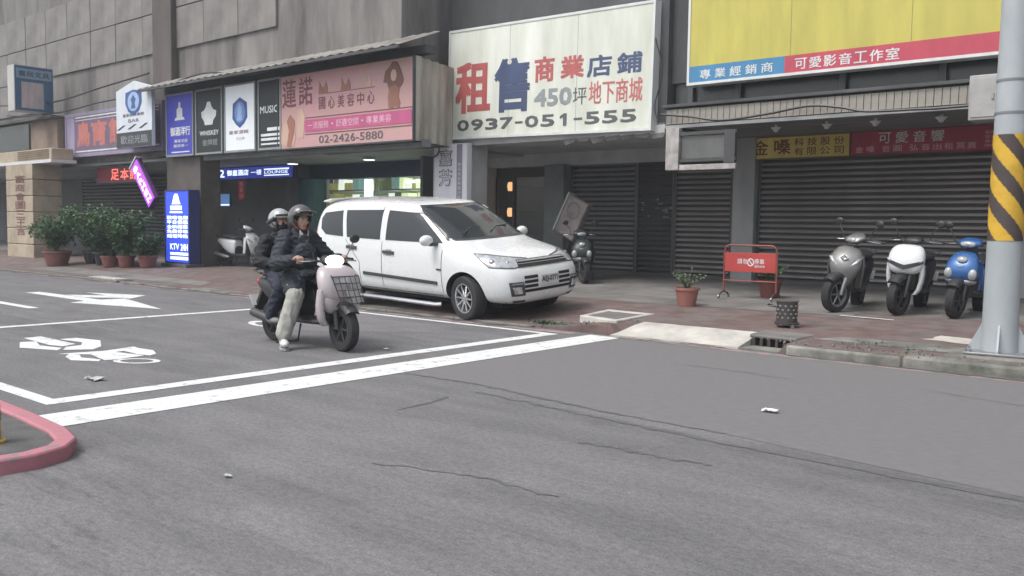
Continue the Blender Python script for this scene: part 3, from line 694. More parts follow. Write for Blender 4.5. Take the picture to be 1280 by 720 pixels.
# pink salon sign, corrugated return on its right side
PX0, PX1, PZ0, PZ1 = -17.62, -13.1, 3.1, 4.74
t = thing('salon_sign', 'wide pink beauty salon sign with photos and corrugated metal side', 'sign', (PX0, 12.42, PZ0))
w, h = PX1 - PX0, PZ1 - PZ0
MB().bb(0, w, .01, .06, 0, h).build('panel', pm_('pink sign face', '#bd9095', var=.14, scale=.8, tint=srgb('#c9a59c')), t)
MB().bb(0, w, -.006, .06, -.03, 0).bb(0, w, -.006, .06, h, h + .03).bb(-.03, 0, -.006, .06, -.03, h + .03).bb(w, w + .03, -.006, .06, -.03, h + .03).build('frame', FR_D, t)
sidep = MB(); pts = []; N_ = 18
for k in range(N_ + 1):
    s = k / N_; pts.append((w + .02 - .42 * s + (.05 if k % 4 in (1, 2) else 0), .06 + 1.48 * s))
sidep.add([(x, y, z) for z in (-.02, h + .02) for x, y in pts], [(i, i + 1, N_ + 2 + i, N_ + 1 + i) for i in range(N_)])
sidep.build('corrugated_side', mat('aged cream corrugated steel', (.42, .40, .34), .55, var=.3, scale=2, stretch=(1, 1, .3), tint=(.3, .27, .22)), t)
MB().prism([(0, .06), (w + .02, .06), (w - .4, 1.5), (0, 1.5)], -.03, -.02).build('underside', FR_D, t)
MB().prism([(0, .06), (w + .02, .06), (w - .4, 1.5), (0, 1.5)], h + .02, h + .04).build('top', M_FACD, t)
P_PLUM = pm_('plum lettering', '#7d4650'); P_MAG = pm_('magenta band', '#c05c86'); P_SAND = pm_('sand print', '#c7a897'); P_TAN = pm_('brown print', '#9a6a5a'); P_TAN2 = pm_('dark brown print', '#7c564c')
T(t, '蓮', -17.45, -16.93, 4.02, 4.66, P_PLUM, .01); T(t, '諾', -16.83, -16.33, 4.04, 4.66, P_PLUM, .01)
bars(t, 'magenta_band', [(-16.6, PX1 - .02, 3.43, 3.7)], P_MAG); bars(t, 'band_line', [(-16.6, PX1 - .02, 3.74, 3.755), (-16.6, PX1 - .02, 3.375, 3.39), (-16.1, -14.25, 4.235, 4.245)], P_PLUM)
for k, ch in enumerate('國心美容中心'): T(t, ch, -16.1 + k * .325, -15.88 + k * .325, 3.9, 4.17, P_PLUM, .004)
for s, a, c in (('一流服務', -16.5, -15.75), ('舒適空間', -15.5, -14.75), ('專業美容', -14.5, -13.72)): lettering(s, a - PX0, c - PX0, 3.49 - PZ0, 3.65 - PZ0, -.003, pm_('pale pink lettering', '#e6bccb'), t, .006)
bars(t, 'band_mark', [(-15.65, -15.6, 3.55, 3.59), (-14.65, -14.6, 3.55, 3.59)], pm_('pale pink lettering', '#e6bccb'), y=-.001)
T(t, '02-2426-5880', -16.1, -13.98, 3.16, 3.33, P_GREY, .012)
# printed photographs: simple soft shapes
poly(t, 'print_leg', [(-16.88, 3.32), (-16.66, 3.3), (-16.6, 3.8), (-16.72, 3.98), (-16.9, 3.95)], P_SAND, .006)
for nm, P, m in (('print_figure', [(-17.5, 3.2), (-17.3, 3.16), (-17.05, 3.14), (-16.95, 3.3), (-16.98, 3.6), (-17.1, 3.82), (-17.3, 3.78), (-17.5, 3.5)], P_SAND), ('print_hair', [(-17.28, 3.14), (-17.12, 3.12), (-17.0, 3.45), (-16.98, 3.7), (-17.15, 3.86), (-17.28, 3.72), (-17.2, 3.5)], P_TAN)): poly(t, nm, P, m, .006 if nm == 'print_figure' else .003)
poly(t, 'print_hair', [(-13.98, 4.3), (-13.86, 4.28), (-13.8, 4.12), (-13.55, 4.1), (-13.42, 4.2), (-13.36, 4.3), (-13.44, 4.5), (-13.55, 4.68), (-13.7, 4.7), (-13.8, 4.6), (-13.92, 4.52)], P_TAN2, .006)
poly(t, 'print_face', circ(-13.66, 4.42, .09, .12, 14), P_SAND, .002)
poly(t, 'print_figure', [(-13.82, 3.78), (-13.72, 3.74), (-13.62, 3.8), (-13.5, 3.74), (-13.46, 3.85), (-13.52, 4.0), (-13.48, 4.14), (-13.62, 4.24), (-13.78, 4.18), (-13.84, 4.0)], P_TAN, .004)
for x, s in ((-15.95, .16), (-15.18, .16), (-14.45, .1)): poly(t, 'print_figure', [(x - s, 4.26), (x + s, 4.26), (x + s * .9, 4.4), (x + s * .6, 4.5), (x + s * .2, 4.38), (x - s * .3, 4.38), (x - s * .8, 4.52)], P_TAN if s > .12 else P_SAND, .005)

# purple sign
t = sign('shop_sign', 'mauve shop sign with orange red characters behind the white shield sign', -29.0, -23.0, 3.32, 4.66, 12.5, .6, pm_('mauve sign face', '#6f6076', var=.2), pm_('lilac sign frame', '#9089a0', var=.15), .1)
bars(t, 'inner_line', [(-28.3, -23.2, 4.5, 4.54), (-28.3, -23.2, 4.42, 4.44), (-28.3, -23.2, 3.46, 3.5)], FR_W, y=.008)
bars(t, 'side_panel', [(-28.9, -28.36, 3.42, 4.56)], pm_('lilac side', '#948ca6'), y=.007)
P_OR = pm_('orange red lettering', '#b97068')
for ch, a, c in (('鳥', -28.18, -27.3), ('育', -27.24, -26.2), ('館', -26.1, -25.2), ('坊', -24.6, -23.7)): T(t, ch, a, c, 3.62, 4.38, P_OR, .04)

# white shield sign with a pointed top
t = thing('emblem_sign', 'white pentagon topped sign with a round blue emblem and black foot', 'sign', (-23.8, 12.1, 3.4))
MB().prism([(-1.0, 0), (.98, 0), (.98, 1.58), (0, 1.8), (-1.0, 1.58)], 0, .1, 'y').build('box', pm_('white sign face', '#cdd3da', var=.08), t, bevel=.01)
P_NV = pm_('royal blue print', '#3d5a96'); P_SKY = pm_('pale blue print', '#9db4d6'); P_BK = pm_('black print', '#3a3d42')
def loc_poly(nm, pts, m, y): MB().prism(pts, y - .004, y, 'y').build(nm, m, t)
loc_poly('emblem', [(-.44, 1.5), (0, 1.56), (.44, 1.5), (.46, 1.2), (.3, .98), (0, .86), (-.3, .98), (-.46, 1.2)], P_NV, -.002)
loc_poly('emblem_field', circ(0, 1.24, .32, .26), P_SKY, -.006); loc_poly('emblem_figure', [(-.12, 1.05), (.12, 1.05), (.08, 1.2), (.14, 1.3), (0, 1.42), (-.14, 1.3), (-.08, 1.2)], P_NV, -.010)
loc_poly('black_foot', [(-.99, .01), (.97, .01), (.97, .42), (-.99, .42)], P_BK, -.002)
lettering('皇家娛樂會館', -.62, .56, .84, .93, -.004, P_BK, t, .01); lettering('BAR', -.3, .3, .68, .77, -.004, P_BK, t, .01)
for x in (-.72, -.1, .52): loc_poly('slanted_mark', [(x - .26, .5), (x - .1, .5), (x + .26, .62), (x + .12, .62)], P_BK, -.003)
lettering('歡迎光臨', -.75, .75, .1, .33, -.008, P_LGREY, t, .012)

# row of four upright signs
def vsign(label, x0, x1, face, fw=.05): return sign('upright_sign', label, x0, x1, 3.1, 4.76, 12.42, .35, face, FR_G, fw, group='upright signs left of the pink sign')
t = vsign('upright blue sign with a white bottle shape beside the brown pilaster', -22.68, -21.3, pm_('ultramarine sign face', '#3c3ea0', emit=srgb('#3c3ea0'), estr=.15))
poly(t, 'icon', [(-22.24, 4.05), (-21.72, 4.05), (-21.78, 4.12), (-21.84, 4.12), (-21.84, 4.34), (-21.93, 4.38), (-21.93, 4.52), (-22.03, 4.52), (-22.03, 4.38), (-22.12, 4.34), (-22.12, 4.12), (-22.18, 4.12)], P_WHT)
T(t, '御酒洋行', -22.46, -21.46, 3.64, 3.88, P_WHT, .03); T(t, '專業洋酒', -22.26, -21.6, 3.46, 3.55, P_WHT, .01); T(t, '服務第一', -22.3, -21.56, 3.34, 3.42, P_WHT, .01); bars(t, 'line', [(-22.4, -21.5, 3.2, 3.23)], P_WHT)
t = vsign('upright black sign with a white crest between the blue and white signs', -21.2, -19.95, pm_('black sign face', '#23282c', var=.2))
poly(t, 'icon', [(-20.75, 3.84), (-20.4, 3.84), (-20.36, 3.95), (-20.24, 4.05), (-20.22, 4.18), (-20.36, 4.22), (-20.44, 4.3), (-20.5, 4.42), (-20.64, 4.42), (-20.7, 4.3), (-20.78, 4.22), (-20.92, 4.18), (-20.9, 4.05), (-20.8, 3.95)], P_WHT)
T(t, 'WHISKEY', -21.0, -20.12, 3.58, 3.7, P_WHT, .02); T(t, '金牌館', -20.88, -20.18, 3.32, 3.48, P_LGREY, .01)
t = vsign('upright white sign with a blue hexagon crest beside the pink sign', -19.86, -18.52, pm_('bright white sign face', '#d9dee2', var=.06, emit=srgb('#d9dee2'), estr=.12))
poly(t, 'emblem', [(-19.18, 4.42), (-18.88, 4.28), (-18.86, 3.92), (-19.0, 3.78), (-19.18, 3.68), (-19.36, 3.78), (-19.5, 3.92), (-19.48, 4.28)], P_NV); poly(t, 'emblem_field', circ(-19.18, 4.06, .22, .26), pm_('mid blue print', '#6a8fcb'), .000); poly(t, 'emblem_figure', [(-19.3, 3.86), (-19.06, 3.86), (-19.1, 4.02), (-19.08, 4.16), (-19.18, 4.28), (-19.28, 4.16), (-19.26, 4.02)], P_SKY, -.003)
T(t, '皇家酒館', -19.66, -18.82, 3.54, 3.63, P_PLUM, .01); T(t, 'CLUB', -19.34, -18.98, 3.4, 3.46, P_LGREY, .01)
t = vsign('upright black sign with white stripes half hidden by the pink sign', -18.42, -17.5, pm_('black sign face', '#23282c', var=.2))
T(t, 'MUSIC', -18.33, -17.62, 3.96, 4.13, P_WHT, .025); bars(t, 'stripe', [(-18.05, -17.56, 3.54, 3.62), (-18.3, -17.56, 3.42, 3.48), (-18.3, -17.56, 3.32, 3.38), (-18.3, -17.56, 3.22, 3.26)], P_WHT)

# blue blade sign far left, standing out from the facade
t = thing('blade_sign', 'tall blue blade sign with a pale edge and orange figure panel on the left', 'sign', (-29.5, 11.22, 4.72), rotz=R(90))
MB().bb(0, 1.16, .0, .5, 0, 1.4).build('box', pm_('cream sign side', '#b5b5b0'), t); MB().bb(.02, 1.14, -.015, .0, .02, 1.38).build('panel', pm_('petrol blue sign face', '#3f5f7e', var=.2), t)
MB().bb(.06, 1.1, -.02, -.015, 1.0, 1.3).build('print_band', pm_('pale print', '#7d93a5'), t); lettering('書局文具', .12, 1.04, 1.06, 1.24, -.023, pm_('navy print', '#33485f'), t, .02)
MB().bb(.2, .86, -.02, -.015, .1, .9).build('print_picture', pm_('peach print', '#b4a09c', var=.3, scale=4, tint=srgb('#a9b0b4')), t)

# sign boards lower down
t = sign('column_board', 'tall white board with silver outlined characters fixed to the column by the car roof', -13.95, -12.95, .5, 3.14, 13.88, .14, pm_('silvery white board', '#dedfe6', var=.1), FR_W, .02)
bars(t, 'mauve_strip', [(-13.265, -13.1, .6, 3.12)], pm_('mauve strip', '#8d8798'), y=.008)
for s, a, b_ in (('嘉', 2.66, 3.02), ('芳', 2.23, 2.6)):
    T(t, s, -13.79, -13.39, a, b_, pm_('steel lettering', '#5d5f68'), .03)
    lettering(s, -13.755 + 13.95, -13.425 + 13.95, a + .02 - .5, b_ - .02 - .5, -.001, pm_('silver white lettering', '#d6d7dd'), t, .004)
for k, ch in enumerate('美容美髮專業沙龍'): T(t, ch, -13.235, -13.14, 2.65 - k * .1, 2.73 - k * .1, P_WHT, .0)
t = sign('lit_column_sign', 'lit blue sign with white text standing against the brown column', -22.3, -21.08, .28, 2.2, 12.15, .3, pm_('lit blue face', '#2b3fae', var=.1, emit=srgb('#2a44c0'), estr=.9), pm_('navy sign frame', '#2c3570'), .04)
P_GLOW = mat('glowing white print', (.8, .87, 1), .5, var=0, emit=(.72, .82, 1), estr=.85)
poly(t, 'icon', [(-21.95, 1.83), (-21.5, 1.83), (-21.56, 1.9), (-21.6, 2.0), (-21.66, 2.1), (-21.8, 2.1), (-21.86, 2.0), (-21.9, 1.9)], P_GLOW); bars(t, 'print_bar', [(-22.02, -21.45, 1.68, 1.79), (-22.05, -21.42, 1.6, 1.64)], P_GLOW)
for k, s in enumerate(('歡唱包廂', '平日優惠', '全新開幕', '免費停車', '超值時段')): T(t, s, -22.2, -21.16, 1.43 - k * .12, 1.53 - k * .12, P_GLOW, .03)
T(t, 'KTV', -22.05, -21.6, .64, .8, P_GLOW, .03); T(t, '24H', -21.52, -21.18, .62, .8, P_GLOW, .03); bars(t, 'print_bar', [(-22.05, -21.16, .5, .57), (-22.05, -21.16, .38, .46)], P_GLOW)
MB().bb(-.02, 1.24, -.12, .4, -.26, -.005).build('plinth', M_FACD, t, bevel=.01)

t = sign('led_fascia', 'dark blue lit fascia with white lettering inside the arcade', -25.6, -21.2, 2.68, 3.06, 15.45, .15, pm_('navy lit face', '#262d6a', emit=srgb('#2a3488'), estr=.6), pm_('navy frame', '#23284f'), .02)
T(t, 'a2', -25.3, -24.72, 2.76, 3.0, P_GLOW, .03); T(t, '御皇酒店', -24.58, -23.42, 2.8, 2.98, P_GLOW, .03); T(t, '一樓', -23.3, -22.75, 2.8, 2.96, P_GLOW, .01); bars(t, 'print_bar', [(-22.62, -21.4, 2.93, 2.97), (-22.62, -21.4, 2.76, 2.79)], P_GLOW); T(t, 'LOUNGE', -22.6, -21.45, 2.82, 2.91, P_GLOW, .02)
# purple neon blade, leaning
t = thing('neon_sign', 'leaning purple neon blade sign hung under the arcade ceiling', 'sign', (-24.25, 12.3, 2.98), rot=(0, R(-42), 0))
NEO = mat('purple neon face', (.2, .05, .35), .4, var=0, emit=(.38, .06, .75), estr=.9); NEOW = mat('neon white letters', (1, .9, 1), .4, var=0, emit=(1, .72, 1), estr=1.6)
MB().bb(-.23, .23, 0, .14, -1.5, 0).build('box', mat('violet casing', (.1, .03, .16), .5, var=.1), t, bevel=.02); MB().bb(-.2, .2, -.012, 0, -1.46, -.04).build('panel', NEO, t)
MB().bb(-.26, .26, -.03, .17, 0, .05).build('cap', M_WHITE, t, bevel=.01)
for k, ch in enumerate('BARMEN'): lettering(ch, -.11, .11, -.3 - k * .22, -.14 - k * .22, -.02, NEOW, t, .03)
# red LED sign
t = sign('led_sign', 'red glowing character sign in the dark arcade above the bushes', -27.9, -25.2, 2.52, 3.02, 12.95, .2, pm_('dark red face', '#4a1c24', emit=srgb('#5a1c28'), estr=.25), pm_('plum frame', '#4d3a46'), .05)
REDG = mat('glowing red letters', (1, .2, .15), .5, var=0, emit=(1, .16, .12), estr=.6)
for ch, x in (('足', -26.95), ('本', -26.35), ('館', -25.78)): lettering(ch, x - t.location.x, x + .52 - t.location.x, .08, .42, -.001, REDG, t, .02)
t = sign('hanging_sign', 'small red upright sign hanging inside the arcade', -22.52, -22.16, 2.02, 2.58, 14.5, .06, pm_('wine red face', '#8e2434', emit=srgb('#8e2434'), estr=.2), FR_D, .015)
T(t, '營業中', -22.43, -22.25, 2.06, 2.54, pm_('pale pink lettering', '#e6bccb'), .01, vertical=True)
t = sign('notice_panel', 'small pale blue lit notice panel deep in the arcade', -25.38, -24.66, 1.86, 2.27, 15.6, .06, mat('pale blue lit panel', srgb('#5f86c0'), .5, var=.1, emit=srgb('#5f86c0'), estr=.35), FR_D, .015)
bars(t, 'print_bar', [(-25.34, -24.7, 1.9, 1.94)], P_GLOW)

# white rusty post and rails hanging below the tile band
t = thing('bracket_sign', 'empty rusty white hanging sign frame below the tile band', 'sign frame', (-8.16, 13.9, 2.42))
M_RW = mat('rusty white paint', (.42, .405, .40), .6, var=.35, scale=5, tint=(.3, .27, .25))
MB().bb(0, .26, 0, .12, 0, .74).build('post', M_RW, t, bevel=.008); MB().bb(.27, 1.34, .02, .09, -.005, .09).build('rail', M_RW, t, bevel=.006)
MB().bb(.27, 1.34, .03, .08, .6, .66).build('rail', mat('dark steel rail', (.06, .06, .062), .5), t); MB().bb(.27, 1.34, .03, .07, .14, .19).build('rail', MATS['dark steel rail'], t)
MB().bb(1.12, 1.32, .02, .1, .1, .66).build('post', mat('dark steel rail', (.06, .06, .062)), t)
MB().bb(.28, 1.11, .07, .08, .2, .59).build('pane', mat('grimy grey pane', (.12, .123, .12), .4, var=.25), t)
# grey meter box
t = thing('meter_box', 'pale grey electrical box on the wall beside the utility pole', 'electrical box', (-3.2, 13.62, 2.95))
MB().bb(0, .38, 0, .4, 0, .62).build('box', M_WHITE if False else mat('grey box paint', (.36, .36, .35), .6, var=.2), t, bevel=.015); MB().bb(.03, .35, -.012, 0, .04, .58).build('door', MATS['grey box paint'], t, bevel=.006); MB().bb(.29, .32, -.03, -.012, .28, .36).build('latch', M_STEEL, t)
# cables
def cable(label, pts, r=.02):
    P = []
    for i in range(len(pts) - 1):
        p0 = Vector(pts[max(0, i - 1)]); p1 = Vector(pts[i]); p2 = Vector(pts[i + 1]); p3 = Vector(pts[min(len(pts) - 1, i + 2)])
        for k in range(6):
            s = k / 6; P.append(.5 * ((2 * p1) + (p2 - p0) * s + (2 * p0 - 5 * p1 + 4 * p2 - p3) * s * s + (3 * p1 - p0 - 3 * p2 + p3) * s ** 3))
    P.append(Vector(pts[-1]))
    return tag(MB().tube(P, r, 6).build('cable', M_BLKP, None, smooth=True), label, 'cable')
cable('thick black cable waving along the cream tile band', [(-8.3, 13.95, 3.42), (-7.7, 13.93, 3.34), (-7.1, 13.92, 3.24), (-6.3, 13.93, 3.29), (-5.6, 13.94, 3.37), (-5.1, 13.94, 3.31), (-4.7, 13.93, 3.22), (-4, 13.93, 3.2), (-3.2, 13.93, 3.2), (.5, 13.93, 3.3)], .022)
cable('thin black cable sagging across the brown facade above the mauve sign', [(-34, 12.3, 5.3), (-31, 12.2, 5.1), (-28.6, 12.2, 5.05), (-26, 12.3, 5.25), (-23.7, 12.5, 5.45)], .025)
cable('black cable drooping just above the top edge of the mauve sign', [(-33, 12.3, 4.9), (-31.1, 12.25, 4.75), (-28.4, 12.3, 4.72), (-26.5, 12.4, 4.85), (-23.75, 12.5, 4.9)], .022)
cable('black cable under the corrugated awning above the upright signs', [(-22.7, 12.2, 4.9), (-20.5, 12.25, 5.1), (-18.5, 12.2, 4.86), (-17.5, 12.2, 4.9)], .022)
cable('grey wire hanging beside the right end of the white rental sign', [(-8.55, 14.0, 5.0), (-8.32, 13.98, 4.2), (-8.45, 13.98, 3.6), (-8.36, 13.97, 3.3)], .012)
cable('black wire looping down over the top of the white column board', [(-13.5, 13.7, 3.6), (-13.6, 13.7, 3.1), (-13.7, 13.75, 2.92), (-13.95, 13.8, 2.85)], .016)
# ================================================================ VEHICLES
def evaluated(o):
    return bpy.data.meshes.new_from_object(o.evaluated_get(bpy.context.evaluated_depsgraph_get()))

def decal(bvh, poly, direction, off, name, m, parent, grid=.05, thick=.012, smooth=True):
    """A thin piece that follows the body: a planar outline cast onto it along a direction, raised by off."""
    d = Vector(direction).normalized(); P = [Vector(p) for p in poly]
    bm = bmesh.new(); vs = [bm.verts.new(p) for p in P]; f = bm.faces.new(vs); bm.normal_update()
    n = f.normal.copy(); u = (P[1] - P[0]).normalized(); w = n.cross(u)
    for ax in (u, w):
        lo = min(p.dot(ax) for p in P); hi = max(p.dot(ax) for p in P); k = int((hi - lo) / grid)
        for i in range(1, k + 1):
            c = lo + (hi - lo) * i / (k + 1)
            bmesh.ops.bisect_plane(bm, geom=bm.verts[:] + bm.edges[:] + bm.faces[:], plane_co=ax * c, plane_no=ax)
    for v in bm.verts:
        h = bvh.ray_cast(v.co - d * 3, d)
        if h[0] is not None:
            nn = h[1] if h[1].dot(d) < 0 else -h[1]; v.co = h[0] + nn * off
    bm.normal_update()
    be = [e for e in bm.edges if e.is_boundary]
    r = bmesh.ops.extrude_edge_only(bm, edges=be)
    for v in [g for g in r['geom'] if isinstance(g, bmesh.types.BMVert)]: v.co += d * (thick + off)
    bmesh.ops.recalc_face_normals(bm, faces=bm.faces)
    me = bpy.data.meshes.new(name); bm.to_mesh(me); bm.free(); me.materials.append(m)
    me.shade_smooth(); me.set_sharp_from_angle(angle=R(50))
    return link(me, name, parent)

M_CARW = mat('white car paint', (.70, .72, .72), .28, var=.01, scale=2, coat=.7)
M_CARG = mat('tinted car glass', (.03, .034, .038), .07, var=0, spec=.45)
M_WELL = mat('wheel well', (.02, .02, .022), .9, var=0)
M_TRIM = mat('dark trim', (.05, .052, .055), .45, var=.1)
M_CHR = mat('bright alloy', (.55, .56, .58), .25, metal=.85, var=.1)
M_LENS = mat('lamp lens', (.36, .38, .40), .08, var=.6, scale=9, spec=.8, coat=.6)
M_SEAM = mat('panel gap', (.10, .10, .105), .7, var=0)
M_TYRE = mat('tyre rubber', (.028, .028, .03), .82, var=.25, scale=18, bump=.2)

def wheel(parent, name, c, Rr, w, axis_rot=0., rim_r=None, spokes=8, rim_mat=None, sub=True, style='car'):
    """Tyre (with tread grooves) as a part, its rim as a sub-part. Axle along local y."""
    rim_r = rim_r or Rr * .66; h = w / 2; rm = rim_mat or M_CHR
    prof = [(rim_r, -h * .86), (rim_r * 1.06, -h * .98), (Rr * .9, -h), (Rr * .975, -h * .82), (Rr * .995, -h * .5), (Rr * .982, -h * .46), (Rr * .982, -h * .38), (Rr, -h * .34), (Rr, -h * .05), (Rr * .985, 0), (Rr, h * .05), (Rr, h * .34), (Rr * .982, h * .38), (Rr * .982, h * .46), (Rr * .995, h * .5), (Rr * .975, h * .82), (Rr * .9, h), (rim_r * 1.06, h * .98), (rim_r, h * .86)]
    t = MB().lathe(prof, n=32, axis='y').build(name, M_TYRE, parent, smooth=True, angle=30)
    t.location = c; t.rotation_euler = (0, 0, axis_rot)
    b = MB()
    b.lathe([(rim_r * 1.0, -h * .9), (rim_r * .93, -h * .9), (rim_r * .88, -h * .55), (rim_r * .88, h * .55), (rim_r * .93, h * .9), (rim_r, h * .9)], n=32, axis='y')
    for s_ in (-1, 1):
        for k in range(spokes):
            a = 2 * PI * k / spokes; M = Matrix.Rotation(a, 3, 'Y')
            p0, p1 = M @ Vector((rim_r * .12, s_ * h * .66, 0)), M @ Vector((rim_r * .94, s_ * h * .74, 0))
            tn = M @ Vector((0, 0, 1)) * rim_r * .07; th = Vector((0, s_ * h * .1, 0))
            b.add([p0 - tn * 1.2, p0 + tn * 1.2, p1 + tn * .8, p1 - tn * .8, p0 - tn + th, p0 + tn + th, p1 + tn * .6 + th, p1 - tn * .6 + th], [(0, 1, 2, 3), (4, 7, 6, 5), (0, 4, 5, 1), (1, 5, 6, 2), (2, 6, 7, 3), (3, 7, 4, 0)])
        b.lathe([(.001, s_ * h * .82), (rim_r * .2, s_ * h * .8), (rim_r * .22, s_ * h * .5)], n=14, axis='y')
    b.build('rim', rm, t, smooth=True, angle=35)
    MB().lathe([(rim_r * .9, -h * .1), (.01, -h * .12), (.01, h * .12), (rim_r * .9, h * .1)], n=20, axis='y').build('brake_disc', M_WELL, t)
    return t

# ---------------- white people carrier
def sect(x, pts):
    R_ = [(x, y, z) for y, z in pts]; L_ = [(x, -y, z) for y, z in reversed(pts[1:-1])]
    return R_ + L_
def make_car():
    t = thing('minivan', 'white minivan with dark tinted windows parked half on the pavement behind the riders', 'car')
    low = lambda w, zb=.25: [(0, zb), (w - .16, zb), (w - .03, zb + .09), (w + .005, .58), (w, .84)]
    stations = [
        (2.34, [(0, .34), (.36, .33), (.52, .37), (.58, .50), (.57, .62), (.50, .675), (.42, .70), (.3, .715), (.18, .72), (0, .725)]),
        (2.27, [(0, .27), (.52, .26), (.69, .34), (.74, .52), (.72, .70), (.65, .765), (.55, .80), (.42, .815), (.25, .825), (0, .83)]),
        (2.13, [(0, .25), (.62, .25), (.78, .34), (.82, .55), (.795, .77), (.73, .86), (.63, .905), (.48, .93), (.28, .94), (0, .945)]),
        (1.9, low(.865) + [(.795, .945), (.69, .985), (.53, 1.005), (.33, 1.015), (0, 1.025)]),
        (1.5, low(.885) + [(.825, 1.01), (.72, 1.055), (.55, 1.08), (.35, 1.09), (0, 1.10)]),
        (1.22, low(.888) + [(.845, 1.055), (.75, 1.115), (.62, 1.15), (.4, 1.175), (0, 1.19)]),
        (1.12, low(.888) + [(.85, 1.06), (.765, 1.14), (.66, 1.20), (.45, 1.235), (0, 1.255)]),
        (.70, low(.888) + [(.858, 1.075), (.79, 1.30), (.71, 1.42), (.52, 1.475), (0, 1.50)]),
        (.27, low(.888) + [(.86, 1.08), (.795, 1.40), (.715, 1.62), (.56, 1.69), (0, 1.72)]),
        (.14, low(.888) + [(.86, 1.08), (.796, 1.42), (.715, 1.655), (.56, 1.72), (0, 1.745)]),
        (-.7, low(.888) + [(.862, 1.085), (.80, 1.44), (.72, 1.69), (.56, 1.755), (0, 1.785)]),
        (-1.45, low(.885) + [(.86, 1.09), (.795, 1.44), (.71, 1.685), (.55, 1.75), (0, 1.78)]),
        (-2.0, low(.875, .30) + [(.845, 1.1), (.775, 1.42), (.69, 1.645), (.52, 1.715), (0, 1.745)]),
        (-2.2, [(0, .36), (.62, .36), (.80, .44), (.855, .62), (.85, .86), (.815, 1.1), (.74, 1.38), (.655, 1.57), (.48, 1.64), (0, 1.665)]),
        (-2.32, [(0, .42), (.52, .42), (.72, .48), (.78, .64), (.77, .88), (.73, 1.08), (.655, 1.29), (.57, 1.43), (.4, 1.49), (0, 1.505)]),
    ]
    stations = [(x if x < 1 else 1 + (x - 1) * .92, p) for x, p in stations]
    mb = MB(); mb.loft([sect(x, p) for x, p in stations], True, False)
    for idx in (0, len(stations) - 1):
        ring = sect(*stations[idx]); n = len(ring); dx = .02 if idx == 0 else -.02
        cz = sum(p[2] for p in ring) / n; c1 = [(p[0] + dx, p[1] * .5, cz + (p[2] - cz) * .5) for p in ring]; c2 = (ring[0][0] + dx * 1.3, 0, cz)
        mb.add(ring + c1 + [c2], [(i, (i + 1) % n, n + (i + 1) % n, n + i) for i in range(n)] + [(n + i, n + (i + 1) % n, 2 * n) for i in range(n)])
    me0 = mb.mesh('body', M_CARW, True, 180)
    bm = bmesh.new(); bm.from_mesh(me0); bmesh.ops.remove_doubles(bm, verts=bm.verts, dist=.0005); bmesh.ops.recalc_face_normals(bm, faces=bm.faces); bm.to_mesh(me0); bm.free()
    o = link(me0, 'body'); s = o.modifiers.new('s', 'SUBSURF'); s.levels = 2; s.render_levels = 2
    WX = (1.44, -1.36); WZ = .335
    cutters = []
    for wx in WX:
        for sy in (-1, 1):
            c = MB().lathe([(.001, .50), (.385, .50), (.385, 1.1), (.001, 1.1)], (wx, 0, WZ + .01), 40, 'y').build('cut', M_WELL)
            if sy < 0: c.scale = (1, -1, 1)
            bpy.context.view_layer.update()
            md = o.modifiers.new('b', 'BOOLEAN'); md.object = c; md.operation = 'DIFFERENCE'; md.solver = 'EXACT'; md.material_mode = 'TRANSFER'; cutters.append(c)
    me = evaluated(o)
    bpy.data.objects.remove(o)
    for c in cutters: bpy.data.objects.remove(c)
    me.name = 'body'; me.set_sharp_from_angle(angle=R(38))
    body = link(me, 'body', t)
    bm = bmesh.new(); bm.from_mesh(me); bvh = BVHTree.FromBMesh(bm); bm.free()
    SX = lambda pts: [(x, -1.2, z) for x, z in pts]
    for sy in (-1, 1):
        D = (0, -sy, 0); sd = lambda pts: [(x, sy * 1.2, z) for x, z in pts]
        decal(bvh, sd([(.97, 1.125), (-.28, 1.125), (-.28, 1.585), (.34, 1.56), (.46, 1.49)]), D, .006, 'front_window', M_CARG, t)
        decal(bvh, sd([(-.42, 1.125), (-1.26, 1.135), (-1.36, 1.58), (-.42, 1.6)]), D, .006, 'rear_window', M_CARG, t)
        decal(bvh, sd([(-1.37, 1.14), (-1.86, 1.16), (-2.02, 1.25), (-2.06, 1.42), (-1.98, 1.52), (-1.46, 1.57)]), D, .006, 'quarter_window', M_CARG, t)
        decal(bvh, sd([(-.42, 1.59), (-1.36, 1.57), (-1.36, 1.61), (-.42, 1.635)]), D, .016, 'rain_guard', M_WHITE, t)
        decal(bvh, sd([(.41, 1.55), (-.29, 1.59), (-.29, 1.635), (.32, 1.6)]), D, .016, 'rain_guard', M_WHITE, t)
        for pts in ([(1.0, .32), (1.0, 1.02)], [(-.36, .32), (-.36, 1.1)], [(-.92, .74), (-1.30, 1.1)], [(-.92, .32), (-.92, .74)]):
            (xa, za), (xb, zb) = pts
            decal(bvh, sd([(xa - .006, za), (xa + .006, za), (xb + .006, zb), (xb - .006, zb)]), D, .0025, 'door_seam', M_SEAM, t, grid=.08, thick=.004)
        decal(bvh, sd([(.95, .325), (-.92, .325), (-.92, .338), (.95, .338)]), D, .0025, 'door_seam', M_SEAM, t, grid=.1, thick=.004)
        decal(bvh, sd([(.9, .50), (-.82, .545), (-.82, .595), (.9, .55)]), D, .018, 'side_moulding', M_TRIM, t, grid=.15)
        for hx, hz in ((-.19, .93), (-1.12, .97)):
            decal(bvh, sd([(hx - .13, hz - .02), (hx + .13, hz - .028), (hx + .13, hz + .022), (hx - .13, hz + .03)]), D, .02, 'door_handle', M_TRIM, t)
            decal(bvh, sd([(hx - .06, hz - .045), (hx + .06, hz - .045), (hx + .06, hz + .05), (hx - .06, hz + .05)]), D, .008, 'handle_cup', mat('grey cup', (.3, .3, .31), .4), t)
